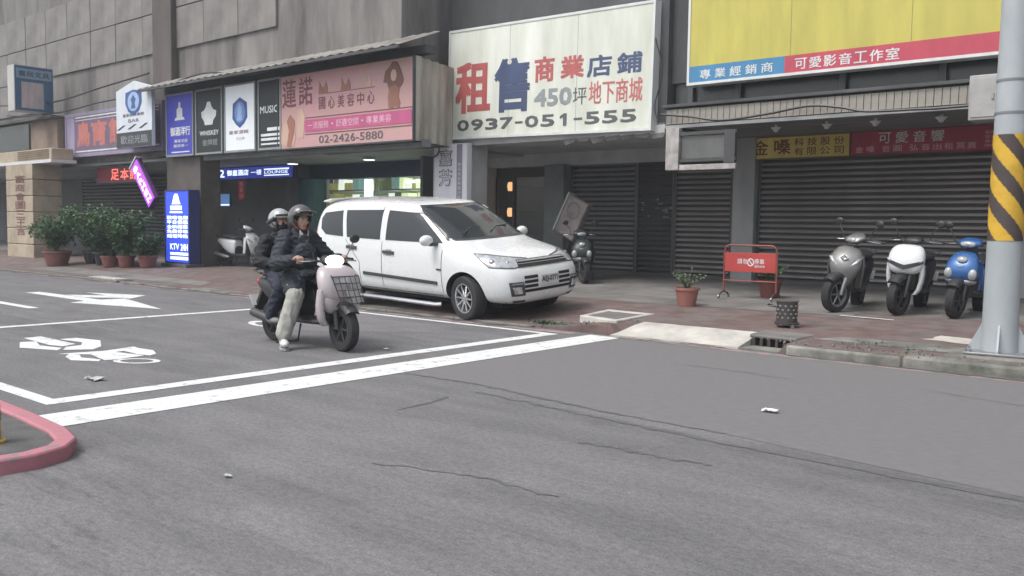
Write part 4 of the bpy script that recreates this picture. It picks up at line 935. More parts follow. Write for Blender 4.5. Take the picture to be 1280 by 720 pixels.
        decal(bvh, sd([(.99, .72), (.90, .72), (.90, .745), (.99, .745)]), D, .01, 'side_repeater', M_TRIM, t)
        MB().ell((.83, sy * 1.0, 1.17), (.075, .115, .085), None, 14, 8).build('wing_mirror', M_CARW, t, smooth=True, angle=180)
        MB().box((.85, sy * .90, 1.11), (.09, .14, .05)).build('mirror_stalk', M_TRIM, t, bevel=.01)
        MB().tube([(1.0, sy * .9, .215), (.92, sy * .945, .21), (-.9, sy * .945, .21), (-1.0, sy * .9, .215)], .032, 8).build('side_step', M_CHR, t, smooth=True)
        hl = decal(bvh, [(2.35, sy * .34, .855), (2.2, sy * .62, .80), (1.98, sy * .87, .82), (1.86, sy * .89, .90), (1.72, sy * .885, .99), (1.9, sy * .82, .975), (2.1, sy * .62, .935), (2.22, sy * .40, .90)], (-.8, -sy * .6, 0), .008, 'headlight', M_LENS, t, grid=.04)
        decal(bvh, [(2.37, sy * .31, .86), (2.2, sy * .62, .785), (1.98, sy * .88, .805), (1.85, sy * .90, .90), (1.69, sy * .885, 1.0), (1.9, sy * .82, .99), (2.1, sy * .62, .95), (2.22, sy * .38, .915)], (-.8, -sy * .6, 0), .004, 'headlight_gasket', M_SEAM, t, grid=.04)
        for q in ((2.03, sy * .60, .862, .05), (1.90, sy * .765, .89, .045)): MB().ell(q[:3], (q[3], q[3], q[3] * .8), None, 12, 8).build('reflector', M_CHR, hl, smooth=True, angle=180)
        decal(bvh, [(2.3, sy * .50, .40), (2.22, sy * .70, .40), (2.2, sy * .735, .60), (2.3, sy * .53, .60)], (-.85, -sy * .5, 0), .010, 'fog_lamp_surround', M_TRIM, t, grid=.04)
        fl = decal(bvh, [(2.3, sy * .56, .43), (2.24, sy * .66, .43), (2.22, sy * .69, .53), (2.3, sy * .58, .53)], (-.85, -sy * .5, 0), .016, 'fog_lamp', M_CHR, t, grid=.03)
        decal(bvh, [(2.3, sy * .52, .565), (2.22, sy * .69, .565), (2.22, sy * .70, .585), (2.3, sy * .52, .585)], (-.85, -sy * .5, 0), .016, 'daylight_strip', M_LENS, t, grid=.04)
        decal(bvh, [(2.3, sy * .5, .30), (2.22, sy * .66, .30), (2.22, sy * .67, .335), (2.3, sy * .5, .335)], (-.85, -sy * .5, 0), .006, 'bumper_vent', M_TRIM, t, grid=.04)
        decal(bvh, [(-2.35, sy * .72, .95), (-2.2, sy * .84, .95), (-2.22, sy * .8, 1.25), (-2.35, sy * .66, 1.25)], (.7, -sy * .7, 0), .008, 'tail_light', mat('red lamp lens', (.35, .03, .03), .15, var=.1, coat=.5), t, grid=.05)
    F = lambda pts: [(3, y, z) for y, z in pts]
    ws = decal(bvh, F([(-.755, 1.185), (.755, 1.185), (.665, 1.56), (.58, 1.665), (-.58, 1.665), (-.665, 1.56)]), (-1, 0, 0), .006, 'windscreen', M_CARG, t, grid=.08)
    decal(bvh, F([(-.77, 1.155), (.77, 1.155), (.76, 1.19), (-.76, 1.19)]), (-1, 0, -.0), .004, 'cowl_panel', M_TRIM, t, grid=.08)
    for y0, y1 in ((-.55, -.05), (.0, .5)): MB().tube([(1.13, y0, 1.25), (1.0, (y0 + y1) / 2, 1.31), (.98, y1, 1.325)], .01, 6).build('wiper', M_TRIM, t)
    gr = decal(bvh, F([(-.52, .795), (.52, .795), (.47, .895), (-.47, .895)]), (-1, 0, 0), .012, 'grille', M_WELL, t, grid=.05)
    decal(bvh, F([(-.48, .862), (.48, .862), (.46, .882), (-.46, .882)]), (-1, 0, 0), .022, 'chrome_bar', M_CHR, gr, grid=.06)
    decal(bvh, F([(-.49, .835), (.49, .835), (.485, .845), (-.485, .845)]), (-1, 0, 0), .016, 'chrome_bar', M_STEEL, gr, grid=.06)
    for z in (.44, .505, .57, .635):
        for y0, y1 in ((-.47, -.22), (.22, .47)) if z > .5 else ((-.47, .47),):
            decal(bvh, F([(y0, z), (y1, z), (y1, z + .042), (y0, z + .042)]), (-1, 0, 0), .006, 'bumper_slot', M_WELL, t, grid=.06)
    pl = MB().box((2.275, 0, .595), (.012, .38, .16)).build('number_plate', M_WHITE, t, bevel=.006)
    lt = lettering('AEJ-0771', -.17, .17, .545, .645, 0, M_TRIM, pl, .03); lt.rotation_euler = (0, 0, R(90)); lt.location = (2.2835, 0, 0)
    MB().prism([(-2.06, 1.69), (-1.98, 1.76), (-2.21, 1.725), (-2.23, 1.69)], -.6, .6, 'y').build('roof_spoiler', M_CARW, t, bevel=.015)
    MB().bb(-1.9, 1.9, -.6, .6, .2, .3).build('underbody', M_WELL, t)
    for wx, st in ((1.44, R(-10)), (-1.36, 0)):
        for sy in (-1, 1): wheel(t, 'wheel', (wx, sy * .775, WZ), .335, .215, st if wx > 0 else 0, spokes=10)
    return t
car = make_car()
car.scale = (1.05, 1.05, 1.0); car.location = (-10.33, 10.5, .085); car.rotation_euler = (R(4.4), R(1.0), R(-3.4))
# ================================================================ SCOOTERS
def sup(n, a, b, e=2.6, c=(0, 0)):
    out = []
    for k in range(n):
        t = 2 * PI * k / n; ct, st = math.cos(t), math.sin(t)
        out.append((c[0] + a * math.copysign(abs(ct) ** (2 / e), ct), c[1] + b * math.copysign(abs(st) ** (2 / e), st)))
    return out
def zslices(rows, n=20, e=2.6):      # rows (z, x centre, half depth, half width)
    return [[(x, y, z) for x, y in sup(n, a, w, e, (xc, 0))] for z, xc, a, w in rows]
def xslices(rows, n=16, e=2.8):      # rows (x, z centre, half height, half width)
    return [[(x, y, z) for z, y in sup(n, h, w, e, (zc, 0))] for x, zc, h, w in rows]
M_GRIP = M_BLACK
def scooter(label, body, accent, style, group=None, steer=0., lit=False, mirrors=True, rack=False, dark_body=None, cat='scooter', seatm=None):
    t = thing('scooter', label, cat, group=group)
    dk = dark_body or M_BLKP; WR = .245; FX, RX = .63, -.62
    # --- steering side: wheel, fork, mudguard, bars
    sx = Matrix.Translation((.50, 0, 0)) @ Matrix.Rotation(steer, 4, 'Z') @ Matrix.Translation((-.50, 0, 0))
    c = sx @ Vector((FX, 0, WR))
    wheel(t, 'front_wheel', c, WR, .115, steer, rim_r=.165, spokes=6, rim_mat=M_TRIM if style != 'sport' else M_STEEL)
    wheel(t, 'rear_wheel', (RX, 0, WR), WR, .125, 0, rim_r=.165, spokes=6, rim_mat=M_TRIM)
    for s in (-1, 1):
        MB(sx).tube([(FX, s * .085, WR), (FX - .02, s * .085, .36), (FX - .13, s * .075, .66)], [.02, .026, .028], 8).build('fork', M_STEEL if style == 'sport' else M_TRIM, t, smooth=True)
    arc = []
    for k in range(8):
        a = R(44 + k * 11); arc.append([(FX + math.cos(a) * (.275 + q[0]), q[1], WR + math.sin(a) * (.275 + q[0])) for q in ((.02, -.05), (0, -.075), (-.03, -.085), (-.02, -.06), (.0, 0), (-.02, .06), (-.03, .085), (0, .075), (.02, .05), (.028, 0))])
    MB(sx).loft(arc).build('front_mudguard', dk, t, smooth=True, angle=60)
    HX, HZ = .33, .985
    hb = [(HX - .10, .345, HZ + .0), (HX - .03, .26, HZ + .01), (HX + .02, .12, HZ - .01), (HX + .02, -.12, HZ - .01), (HX - .03, -.26, HZ + .01), (HX - .10, -.345, HZ)]
    MB(sx).tube(hb, .014, 8).build('handlebar', M_TRIM, t, smooth=True)
    for s in (-1, 1):
        MB(sx).tube([(HX - .045, s * .24, HZ + .01), (HX - .105, s * .355, HZ)], .021, 10).build('grip', M_GRIP, t, smooth=True)
        MB(sx).tube([(HX + .01, s * .2, HZ + .0), (HX + .045, s * .27, HZ - .005), (HX - .02, s * .35, HZ - .01)], .008, 6).build('brake_lever', M_STEEL, t, smooth=True)
        if mirrors:
            MB(sx).tube([(HX, s * .2, HZ + .02), (HX + .03, s * .24, HZ + .12), (HX + .0, s * .30, HZ + .20)], .007, 6).build('mirror_stem', M_TRIM, t, smooth=True)
            MB(sx).ell((HX + .0, s * .32, HZ + .24), (.022, .065, .05), (0, R(8), 0), 14, 8).build('mirror', M_BLKP, t, smooth=True, angle=180)
    for s in (-1, 1): MB(sx).tube([(HX + .02, s * .16, HZ), (HX + .10, s * .11, HZ - .01), (HX + .11, s * .05, HZ - .09), (HX + .06, s * .03, HZ - .16)], .006, 6).build('brake_cable', M_BLKP, t, smooth=True)
    # --- body shells
    W = Matrix.Diagonal((1, {'smooth_rack': 1.2, 'sport': 1.22, 'blue': 1.14}.get(style, 1.0), 1, 1))
    if style in ('smooth', 'smooth_rack'):
        if style == 'smooth_rack': MB(W).loft(zslices([(.40, .50, .05, .10), (.45, .525, .07, .16), (.55, .55, .08, .2), (.64, .55, .08, .2)])).build('lower_panel', body, t, sub=1)
        MB(W).loft(zslices([(.54, .535, .075, .12), (.585, .545, .105, .195), (.66, .545, .125, .228), (.77, .525, .125, .235), (.86, .485, .115, .215), (.92, .44, .085, .17), (.94, .42, .05, .10)])).build('front_panel', body, t, sub=1)
        for s in (-1, 1):
            MB(W).loft([[(x + dx, s * (y + dy), z) for dx, dy in sup(10, .05, .03, 3)] for x, y, z in ((.53, .205, .68), (.515, .21, .56), (.50, .20, .45), (.485, .175, .35), (.48, .13, .28))]).build('panel_arm', body, t, smooth=True, angle=60)
        MB().loft(zslices([(.30, .42, .05, .09), (.36, .44, .06, .135), (.55, .46, .07, .15), (.85, .40, .06, .14), (.90, .36, .05, .11)])).build('inner_shield', dk, t, smooth=True, angle=60)
        if style == 'smooth':
            bm_ = MB(); n = 13
            V = lambda k: (k / (n - 1) * 2 - 1)
            up = [(.60 + .07 * (1 - V(k) ** 2) ** .8, V(k) * .222, .745 - .075 * (1 - abs(V(k))) ** .8) for k in range(n)]; lo = [(.60 + .075 * (1 - V(k) ** 2) ** .8, V(k) * .222, .70 - .09 * (1 - abs(V(k))) ** .8) for k in range(n)]
            bk = lambda p: (p[0] - .12, p[1] * .96, p[2])
            bm_.loft([[u_, l_, bk(l_), bk(u_)] for u_, l_ in zip(up, lo)]); bm_.build('light_band', M_BLKP, t, smooth=True, angle=50)
            for s in (-1, 1): MB().tube([(.600, s * .22, .742), (.625, s * .165, .706)], [.014, .011], 8).build('headlight', M_LENS, t, smooth=True)
        MB(sx).loft(zslices([(.94, .36, .05, .09), (.97, .365, .085, .13), (1.01, .35, .085, .13), (1.045, .33, .05, .08)])).build('handlebar_cowl', dk if style != 'blue' else body, t, sub=1)
        hl_m = mat('lit headlight', (1, 1, 1), .3, var=0, emit=(1, 1, .97), estr=4) if lit else M_LENS
        if style == 'smooth_rack':
            MB(sx).ell((.435, 0, .985), (.045, .115, .062), (0, R(-12), 0), 18, 10).build('headlight', hl_m, t, smooth=True, angle=180)
    elif style == 'sport':
        MB(W).loft(zslices([(.34, .50, .05, .035), (.42, .545, .06, .085), (.52, .565, .075, .13), (.62, .565, .09, .165), (.72, .53, .09, .172), (.80, .48, .08, .155), (.87, .43, .06, .12), (.90, .41, .03, .07)], 20, 1.75)).build('front_panel', body, t, smooth=True, angle=50)
        for s in (-1, 1):
            MB(W).loft([[(x + dx, s * (y + dy), z) for dx, dy in sup(8, .03, .03, 2)] for x, y, z in ((.60, .03, .60), (.605, .075, .645), (.585, .12, .69), (.545, .155, .75))]).build('headlight', M_LENS, t, smooth=True, angle=60)
            MB(W).loft([[(x + dx, s * (y + dy), z) for dx, dy in sup(8, .05, .012, 2.5)] for x, y, z in ((.46, .165, .78), (.47, .185, .66), (.45, .175, .5), (.40, .16, .36))]).build('leg_shield', body, t, smooth=True, angle=60)
        MB().tube([(.60, 0, .78), (.63, .05, .74), (.635, 0, .71), (.63, -.05, .74), (.60, 0, .78)], .01, 6).build('crest', M_STEEL, t, smooth=True)
        MB().loft(zslices([(.28, .40, .05, .12), (.5, .44, .06, .145), (.85, .38, .06, .14), (.9, .34, .05, .10)])).build('inner_shield', dk, t, smooth=True, angle=60)
        MB(sx).loft(zslices([(.93, .38, .04, .055), (.965, .40, .075, .12), (1.01, .37, .085, .16), (1.05, .32, .06, .12), (1.085, .28, .03, .05)], 18, 2.0)).build('handlebar_cowl', body, t, smooth=True, angle=60)
        MB(sx).ell((.445, 0, .985), (.035, .075, .04), (0, R(-25), 0), 14, 8).build('headlight', M_LENS, t, smooth=True, angle=180)
    elif style == 'blue':
        MB(W).loft(zslices([(.47, .555, .045, .07), (.52, .57, .075, .15), (.60, .575, .1, .185), (.70, .56, .105, .185), (.78, .52, .1, .165), (.86, .46, .075, .13), (.90, .43, .04, .08)], 20, 2.3)).build('front_panel', body, t, sub=1)
        MB(W).loft(zslices([(.44, .55, .05, .08), (.475, .565, .085, .165), (.51, .57, .088, .175), (.53, .57, .08, .165)], 20, 2.3)).build('lower_lip', mat('silver plastic', (.35, .36, .38), .35, metal=.4, var=.1), t, sub=1)
        for s in (-1, 1):
            MB(W).ell((.635, s * .13, .60), (.045, .05, .075), (0, 0, s * R(25)), 14, 8).build('turn_signal', M_LENS, t, smooth=True, angle=180)
            MB(W).loft([[(x + dx, s * (y + dy), z) for dx, dy in sup(8, .05, .012, 2.5)] for x, y, z in ((.45, .17, .78), (.46, .19, .62), (.42, .17, .4))]).build('leg_shield', body, t, smooth=True, angle=60)
        MB().ell((.625, 0, .79), (.035, .065, .05), (0, R(-25), 0), 14, 8).build('position_lamp', M_LENS, t, smooth=True, angle=180)
        MB().box((.66, 0, .70), (.01, .07, .02)).build('crest', M_STEEL, t, bevel=.004)
        MB().loft(zslices([(.28, .40, .05, .12), (.5, .44, .06, .145), (.85, .38, .06, .14), (.9, .34, .05, .10)])).build('inner_shield', dk, t, smooth=True, angle=60)
        MB(sx).loft(zslices([(.93, .37, .04, .08), (.965, .39, .08, .14), (1.02, .37, .09, .17), (1.06, .33, .07, .13), (1.085, .30, .03, .06)], 18, 2.2)).build('handlebar_cowl', body, t, sub=1)
        MB(sx).ell((.45, 0, .99), (.045, .10, .045), (0, R(-20), 0), 16, 8).build('headlight', M_LENS, t, smooth=True, angle=180)
    MB().loft(xslices([(.44, .34, .03, .12), (.36, .305, .035, .165), (.1, .30, .035, .17), (-.12, .305, .04, .165), (-.2, .33, .04, .13)])).build('footboard', dk, t, smooth=True, angle=50)
    MB().loft(xslices([(-.06, .50, .2, .13), (-.10, .50, .225, .16), (-.28, .52, .225, .185), (-.48, .57, .175, .18), (-.68, .635, .115, .155), (-.84, .675, .07, .115), (-.93, .70, .035, .06)])).build('rear_body', body if style in ('sport', 'blue', 'smooth', 'smooth_rack') and dark_body is None else dk, t, sub=1)
    MB().loft(xslices([(-.045, .735, .02, .09), (-.08, .745, .04, .14), (-.2, .755, .045, .16), (-.42, .765, .045, .165), (-.48, .785, .05, .165), (-.72, .79, .045, .14), (-.84, .785, .025, .08)])).build('seat', seatm or M_BLKP, t, sub=1)
    MB().loft(xslices([(-.05, .42, .12, .12), (-.3, .36, .12, .13), (-.52, .3, .09, .11), (-.7, .27, .05, .08)])).build('engine_cover', dk, t, smooth=True, angle=50)
    MB().tube([(-.3, -.14, .24), (-.45, -.17, .26), (-.85, -.18, .34)], [.03, .055, .05], 10).build('exhaust', M_TRIM if style.startswith('smooth') else M_STEEL, t, smooth=True)
    MB().tube([(-.72, .155, .80), (-.90, .13, .83), (-.95, 0, .84), (-.90, -.13, .83), (-.72, -.155, .80)], .013, 8).build('grab_rail', M_TRIM, t, smooth=True)
    MB().loft(xslices([(-.86, .685, .045, .10), (-.93, .70, .04, .085), (-.96, .71, .02, .05)])).build('tail_light', mat('red lamp lens', (.35, .03, .03), .15), t, smooth=True)
    MB().prism([(-.80, .60), (-.86, .60), (-1.02, .34), (-.97, .33)], -.07, .07, 'y').build('rear_mudguard', M_BLKP, t, bevel=.012)
    pl = MB().box((-.965, 0, .47), (.008, .26, .14), (0, R(-30), 0)).build('number_plate', M_WHITE, t)
    MB().tube([(-.3, .1, .22), (-.42, .15, .012), (-.42, -.15, .012), (-.3, -.1, .22)], .012, 6).build('centre_stand', M_TRIM, t, smooth=True)
    if rack:
        b = MB(); x0 = .662
        def wp(u, v): return (x0 + .035 - .13 * (v - .5) + .03 * (1 - u * u), u * .185, .53 + v * .29)
        b.tube([wp(-1, 1), wp(1, 1), wp(.85, 0), wp(-.85, 0), wp(-1, 1)], .007, 6)
        for v in (.25, .5, .75): b.tube([wp(-.97, v), wp(0, v), wp(.97, v)], .0045, 6)
        for u in (-.6, -.2, .2, .6): b.tube([wp(u, 0), wp(u, 1)], .0045, 6)
        b.tube([wp(-1, 1), (.56, -.15, .84)], .008, 6); b.tube([wp(1, 1), (.56, .15, .84)], .008, 6)
        b.build('front_rack', M_BLKP, t, smooth=True)
        for u0, u1, v0, v1 in ((-.92, .1, .78, .97), (.2, .9, .55, .95), (-.2, .5, .28, .52), (.1, .9, .04, .22)):
            q = [Vector(wp(a, c)) - Vector((.02, 0, 0)) for a, c in ((u0, v0), (u1, v0), (u1, v1), (u0, v1))]
            MB().loft([q, [p - Vector((.02, 0, 0)) for p in q]]).build('luggage_scrap', mat('grey cargo', (.42, .42, .43), .6, var=.3), t)
    return t
def park(t, front, heading, scale=1., lean=0.):      # put the front tyre's contact point at front (x, y, z)
    h = R(heading); t.scale = (scale,) * 3
    t.location = (front[0] - .63 * scale * math.cos(h), front[1] - .63 * scale * math.sin(h), front[2]); t.rotation_euler = (R(lean), 0, h)
    return t
B_PINK = mat('pale pink paint', (.48, .43, .44), .3, var=.04, coat=.5); B_WHITE = mat('white scooter paint', (.62, .64, .65), .3, var=.04, coat=.5)
B_GREY = mat('metallic grey paint', (.20, .20, .195), .35, metal=.35, var=.08, coat=.4); B_BLUE = mat('metallic blue paint', (.035, .12, .33), .3, metal=.25, var=.1, coat=.5)
B_DARK = mat('dark green paint', (.03, .042, .038), .4, var=.2)
GP = 'scooters parked before the shutter'
ridden = park(scooter('pale pink scooter with lit headlight and black wire front rack, carrying two riders', B_PINK, B_PINK, 'smooth_rack', steer=R(-8), lit=True, rack=True, dark_body=M_BLKP), (-7.6, 6.22, 0), 0)
park(scooter('grey parked scooter with sharp front, leftmost of three before the shutter', B_GREY, B_GREY, 'sport', GP, steer=R(-26), dark_body=M_BLKP), (-4.62, 12.85, gz(-4.6, 12.9)), -82, 1.08, -5)
park(scooter('white parked scooter with rounded front shield, between the grey and blue scooters', B_WHITE, B_WHITE, 'smooth', GP, steer=R(-14), dark_body=M_BLKP), (-3.84, 13.11, gz(-3.8, 13.1)), -86, 1.07, -3)
park(scooter('blue parked scooter with clear lamps, nearest the utility pole', B_BLUE, B_BLUE, 'blue', GP, steer=R(-6)), (-3.14, 13.21, gz(-3.1, 13.2)), -91, 1.03, -4)
park(scooter('old dark green scooter against the shutters beyond the front of the minivan', B_DARK, B_DARK, 'blue', None, steer=R(25)), (-10.4, 14.55, gz(-10.4, 14.55)), -60)
park(scooter('white scooter parked side on in the dark arcade behind the riders', B_WHITE, B_WHITE, 'sport', None, steer=R(20)), (-19.85, 13.3, gz(-19, 13.3)), 4)
# tilted board strapped above the dark scooter
t = thing('board', 'tilted grey red board with a faint round mark behind the dark scooter', 'board', (-11.3, 15.2, 1.2), rot=(R(-8), R(24), R(-12)))
MB().box((0, 0, .42), (.62, .16, .86)).build('panel', mat('faded red grey board', (.19, .15, .145), .7, var=.4, scale=3, tint=(.13, .14, .14)), t, bevel=.03)
MB().box((-.325, -.01, .42), (.035, .19, .88)).build('edge', mat('pale edge', (.36, .37, .37), .6, var=.2), t, bevel=.01)
b = MB(); o_ = circ(0, .58, .2, .18, 20); i_ = circ(0, .58, .165, .145, 20); b.add([(x, -.084, z) for x, z in o_ + i_], [(k, (k + 1) % 20, 20 + (k + 1) % 20, 20 + k) for k in range(20)]); b.build('round_mark', mat('dark round mark', (.1, .1, .1), .8, var=.2), t)
MB().tube([(0, .12, .1), (.0, .2, -.3), (.02, .2, -.55)], .02, 6).build('support', M_TRIM, t)
# ================================================================ PEOPLE
from mathutils import noise
def fuse(b, name, m, parent, voxel, smooth=4, folds=0., ffreq=9., stretch=(1, 1, 1), cut=None):
    """Melt overlapping closed shapes into one continuous skin, soften it, and crease it."""
    o = b.build('tmp', m)
    md = o.modifiers.new('r', 'REMESH'); md.mode = 'VOXEL'; md.voxel_size = voxel
    if smooth: sm_ = o.modifiers.new('s', 'SMOOTH'); sm_.iterations = smooth; sm_.factor = .5
    me = evaluated(o); bpy.data.objects.remove(o); me.name = name
    if folds:
        for v, n in zip(me.vertices, [x.vector.copy() for x in me.vertex_normals]):
            p = Vector((v.co.x * stretch[0], v.co.y * stretch[1], v.co.z * stretch[2])) * ffreq
            a = noise.noise(p); v.co = v.co + n * folds * (1 - 2.2 * abs(a) + .5 * noise.noise(p * 2.7))
    me.materials.clear(); me.materials.append(m)
    for p in me.polygons: p.material_index = 0
    me.shade_smooth()
    return link(me, name, parent)

M_SKIN = mat('skin', (.43, .27, .215), .55, var=.1, scale=25)
M_JKT = mat('navy black jacket cloth', (.022, .027, .036), .75, var=.3, scale=6, bump=.15, bscale=120)
M_JKT2 = mat('slate panel cloth', (.05, .062, .085), .7, var=.3, scale=9)
M_TRS = mat('light grey trousers', (.36, .36, .33), .85, var=.2, scale=6, bump=.15, bscale=90)
M_DENIM = mat('dark denim', (.026, .032, .052), .85, var=.35, scale=7)
M_BLKC = mat('black hoodie cloth', (.017, .018, .021), .85, var=.3, scale=8)
M_SHOE = mat('white trainer', (.6, .6, .59), .55, var=.12, scale=15); M_SOLE = mat('grey sole', (.3, .3, .3), .7)
M_HAIR = mat('black hair', (.015, .013, .012), .6)
M_LIP = mat('lips', (.3, .12, .1), .5, var=0); M_EYEW = mat('eye white', (.7, .7, .68), .3, var=0)

def hand(b, g, side):
    """Fist closed round a bar that runs along y at g; side = +1 left hand."""
    g = Vector(g)
    b.capsule(g + Vector((-.055, .0, .012)), g + Vector((-.005, 0, .034)), .030, .026); b.capsule(g + Vector((-.04, .028, .014)), g + Vector((0, .03, .034)), .018, .016); b.capsule(g + Vector((-.04, -.028, .014)), g + Vector((0, -.03, .034)), .018, .016)
    for k, (dy, L) in enumerate(((.036, .94), (.0125, 1.05), (-.0115, 1.), (-.034, .82))):
        dy *= -side * 1.0; p = [g + Vector((.008, dy, .040)), g + Vector((.040 * L, dy, .024)), g + Vector((.040 * L, dy * .98, -.014)), g + Vector((.012, dy * .96, -.034 * L))]
        for q in range(3): b.capsule(p[q], p[q + 1], .0100 - q * .0007, .0096 - q * .0008, 8)
    y = -side * -.046
    y = -side * .046 * -1 if False else -side * .05
    b.capsule(g + Vector((-.045, y * .7, .012)), g + Vector((-.025, y, -.008)), .0135, .0115, 8); b.capsule(g + Vector((-.025, y, -.008)), g + Vector((.006, y, -.026)), .0112, .009, 8)

def head(b, c, yaw, s=1.):
    M = Matrix.Translation(c) @ Matrix.Rotation(yaw, 4, 'Z') @ Matrix.Scale(s, 4); old = b.xf; b.xf = old @ M
    b.ell((-.012, 0, .03), (.094, .075, .092), None, 20, 14); b.ell((.018, 0, -.035), (.068, .058, .075), None, 18, 12); b.ell((.045, 0, -.085), (.032, .034, .026), None, 12, 8)
    b.capsule((.088, 0, .012), (.106, 0, -.024), .009, .015, 8); b.ell((.098, .012, -.027), (.009, .009, .008), None, 8, 6); b.ell((.098, -.012, -.027), (.009, .009, .008), None, 8, 6)
    b.capsule((.072, -.04, .026), (.072, .04, .026), .014, .014, 8); b.capsule((.077, -.019, -.059), (.077, .019, -.059), .010, .010, 8)
    for q in (-1, 1): b.ell((.058, q * .042, -.022), (.026, .022, .024), None, 10, 8); b.ell((-.01, q * .078, -.005), (.02, .009, .032), None, 10, 8)
    b.xf = old
    return M
def face_parts(parent, M, mouth=True):
    for q in (-1, 1):
        MB(M).ell((.074, q * .033, .006), (.010, .014, .009), None, 10, 8).build('eye', M_EYEW, parent, smooth=True, angle=180); MB(M).ell((.081, q * .033, .006), (.005, .007, .0075), None, 8, 6).build('iris', M_HAIR, parent, smooth=True, angle=180)
        MB(M).capsule((.086, q * .016, .026), (.076, q * .05, .026), .004, .003, 6).build('eyebrow', M_HAIR, parent, smooth=True)
    if mouth: MB(M).capsule((.087, -.019, -.060), (.087, .019, -.060), .0042, .0042, 6).build('mouth', M_LIP, parent, smooth=True)

def helmet(parent, M, m, r, open_x, open_z, low, name='helmet'):
    b = MB(M); tmp = MB().ell((0, 0, 0), r, None, 32, 22); keep = []
    for f in tmp.f:
        c = sum((Vector(tmp.v[i]) for i in f), Vector()) / len(f)
        if c.z < -low * r[2]: continue
        if c.x > open_x * r[0] and c.z < open_z * r[2]: continue
        keep.append(f)
    b.add(tmp.v, keep); o = b.build(name, m, parent, smooth=True, angle=180)
    s = o.modifiers.new('t', 'SOLIDIFY'); s.thickness = .022; s.offset = -1
    return o

SC = Matrix.Translation(ridden.location) @ Matrix.Rotation(0, 4, 'Z')
def person(name, label): 
    t = thing(name, label, 'person', ridden.location, rotz=0, group=None); return t

# ---- rider: navy jacket, light trousers, right foot down
t = person('person', 'rider in navy jacket, light grey trousers and dark helmet, steering the pink scooter')
GR, GL = (.215, -.315, .985), (.25, .29, .985)
Hc = Vector((-.16, 0, 1.425)); yaw = R(-8)
sk = MB()
M = head(sk, Hc, yaw)
sk.capsule((-.20, 0, 1.26), Hc + Vector((-.03, 0, -.06)), .058, .053)
sk.ell((-.22, 0, 1.12), (.10, .15, .20)); sk.ell((-.22, 0, .90), (.11, .145, .15))
HIPR, KNR, ANR = Vector((-.20, -.10, .82)), Vector((.08, -.25, .60)), Vector((.06, -.40, .12))
HIPL, KNL, ANL = Vector((-.20, .10, .82)), Vector((.20, .16, .68)), Vector((.16, .14, .40))
SHR, ELR = Vector((-.22, -.205, 1.225)), Vector((-.12, -.36, .935)); SHL, ELL = Vector((-.22, .205, 1.225)), Vector((-.04, .34, .95))
for h_, k_, a_ in ((HIPR, KNR, ANR), (HIPL, KNL, ANL)): sk.capsule(h_, k_, .085, .055); sk.capsule(k_, a_, .052, .036)
for s_, e_, g_, sd_ in ((SHR, ELR, GR, -1), (SHL, ELL, GL, 1)):
    w_ = Vector(g_) + Vector((-.075, sd_ * .004, .012)); sk.capsule(s_, e_, .05, .04); sk.capsule(e_, w_, .038, .027); sk.capsule(w_, Vector(g_) + Vector((-.05, 0, .014)), .027, .028); hand(sk, g_, sd_)
bd = fuse(sk, 'body', M_SKIN, t, .0065, 3)
face_parts(t, M)
MB(M).ell((-.02, 0, .035), (.098, .083, .088), None, 20, 12).build('hair', M_HAIR, t, smooth=True, angle=180)
j = MB()
j.ell((-.22, 0, 1.09), (.155, .215, .23)); j.ell((-.22, 0, 1.20), (.13, .235, .10)); j.ell((-.2, 0, .90), (.165, .205, .17)); j.ell((-.12, 0, 1.0), (.12, .18, .18)); j.ell((-.13, 0, .80), (.2, .215, .085)); j.capsule((-.21, 0, 1.24), (-.195, 0, 1.30), .085, .08)
for s_, e_, g_, sd_ in ((SHR, ELR, GR, -1), (SHL, ELL, GL, 1)):
    w_ = Vector(g_) + Vector((-.085, sd_ * .004, .012)); j.capsule(s_ + Vector((0, -sd_ * .03, 0)), e_, .092, .082, 14); j.capsule(e_, w_, .08, .05, 14)
for h_, k_ in ((HIPR, KNR), (HIPL, KNL)): j.capsule(h_, h_.lerp(k_, .80), .132, .118, 14)
fuse(j, 'jacket', M_JKT, t, .0095, 5, .015, 8.5, (1, 1, 2.2))
cb = MB(); 
for sg in (-1, 1): cb.loft([[Vector(p) + Vector(q) for q in ((0, 0, 0), (.012, 0, .004), (.012, 0, .05), (0, 0, .045))] for p in ((-.105, sg * .06, 1.265), (-.085, sg * .035, 1.225), (-.075, sg * .008, 1.18))])
cb.build('shirt_collar', mat('pale collar', (.45, .45, .46), .7), t)
p_ = MB()
for (x0, z0, x1, z1) in ((.0, 1.13, .03, 1.0), ): p_.ell((-.10, 0, 1.08), (.075, .135, .10), (0, R(18), 0), 18, 12)
fuse(p_, 'jacket_panel', M_JKT2, t, .012, 3, .008, 12, (1, .5, 2.5))
tr = MB(); tr.ell((-.2, 0, .84), (.16, .185, .12))
for h_, k_, a_, r3 in ((HIPR, KNR, ANR + Vector((0, 0, .05)), .080), (HIPL, KNL, ANL + Vector((0, 0, .02)), .085)): tr.capsule(h_, k_, .118, .096, 14); tr.capsule(k_, a_, .09, r3, 14)
o = fuse(tr, 'trousers', M_TRS, t, .0085, 3, .011, 8, (1.7, 1.7, .75))
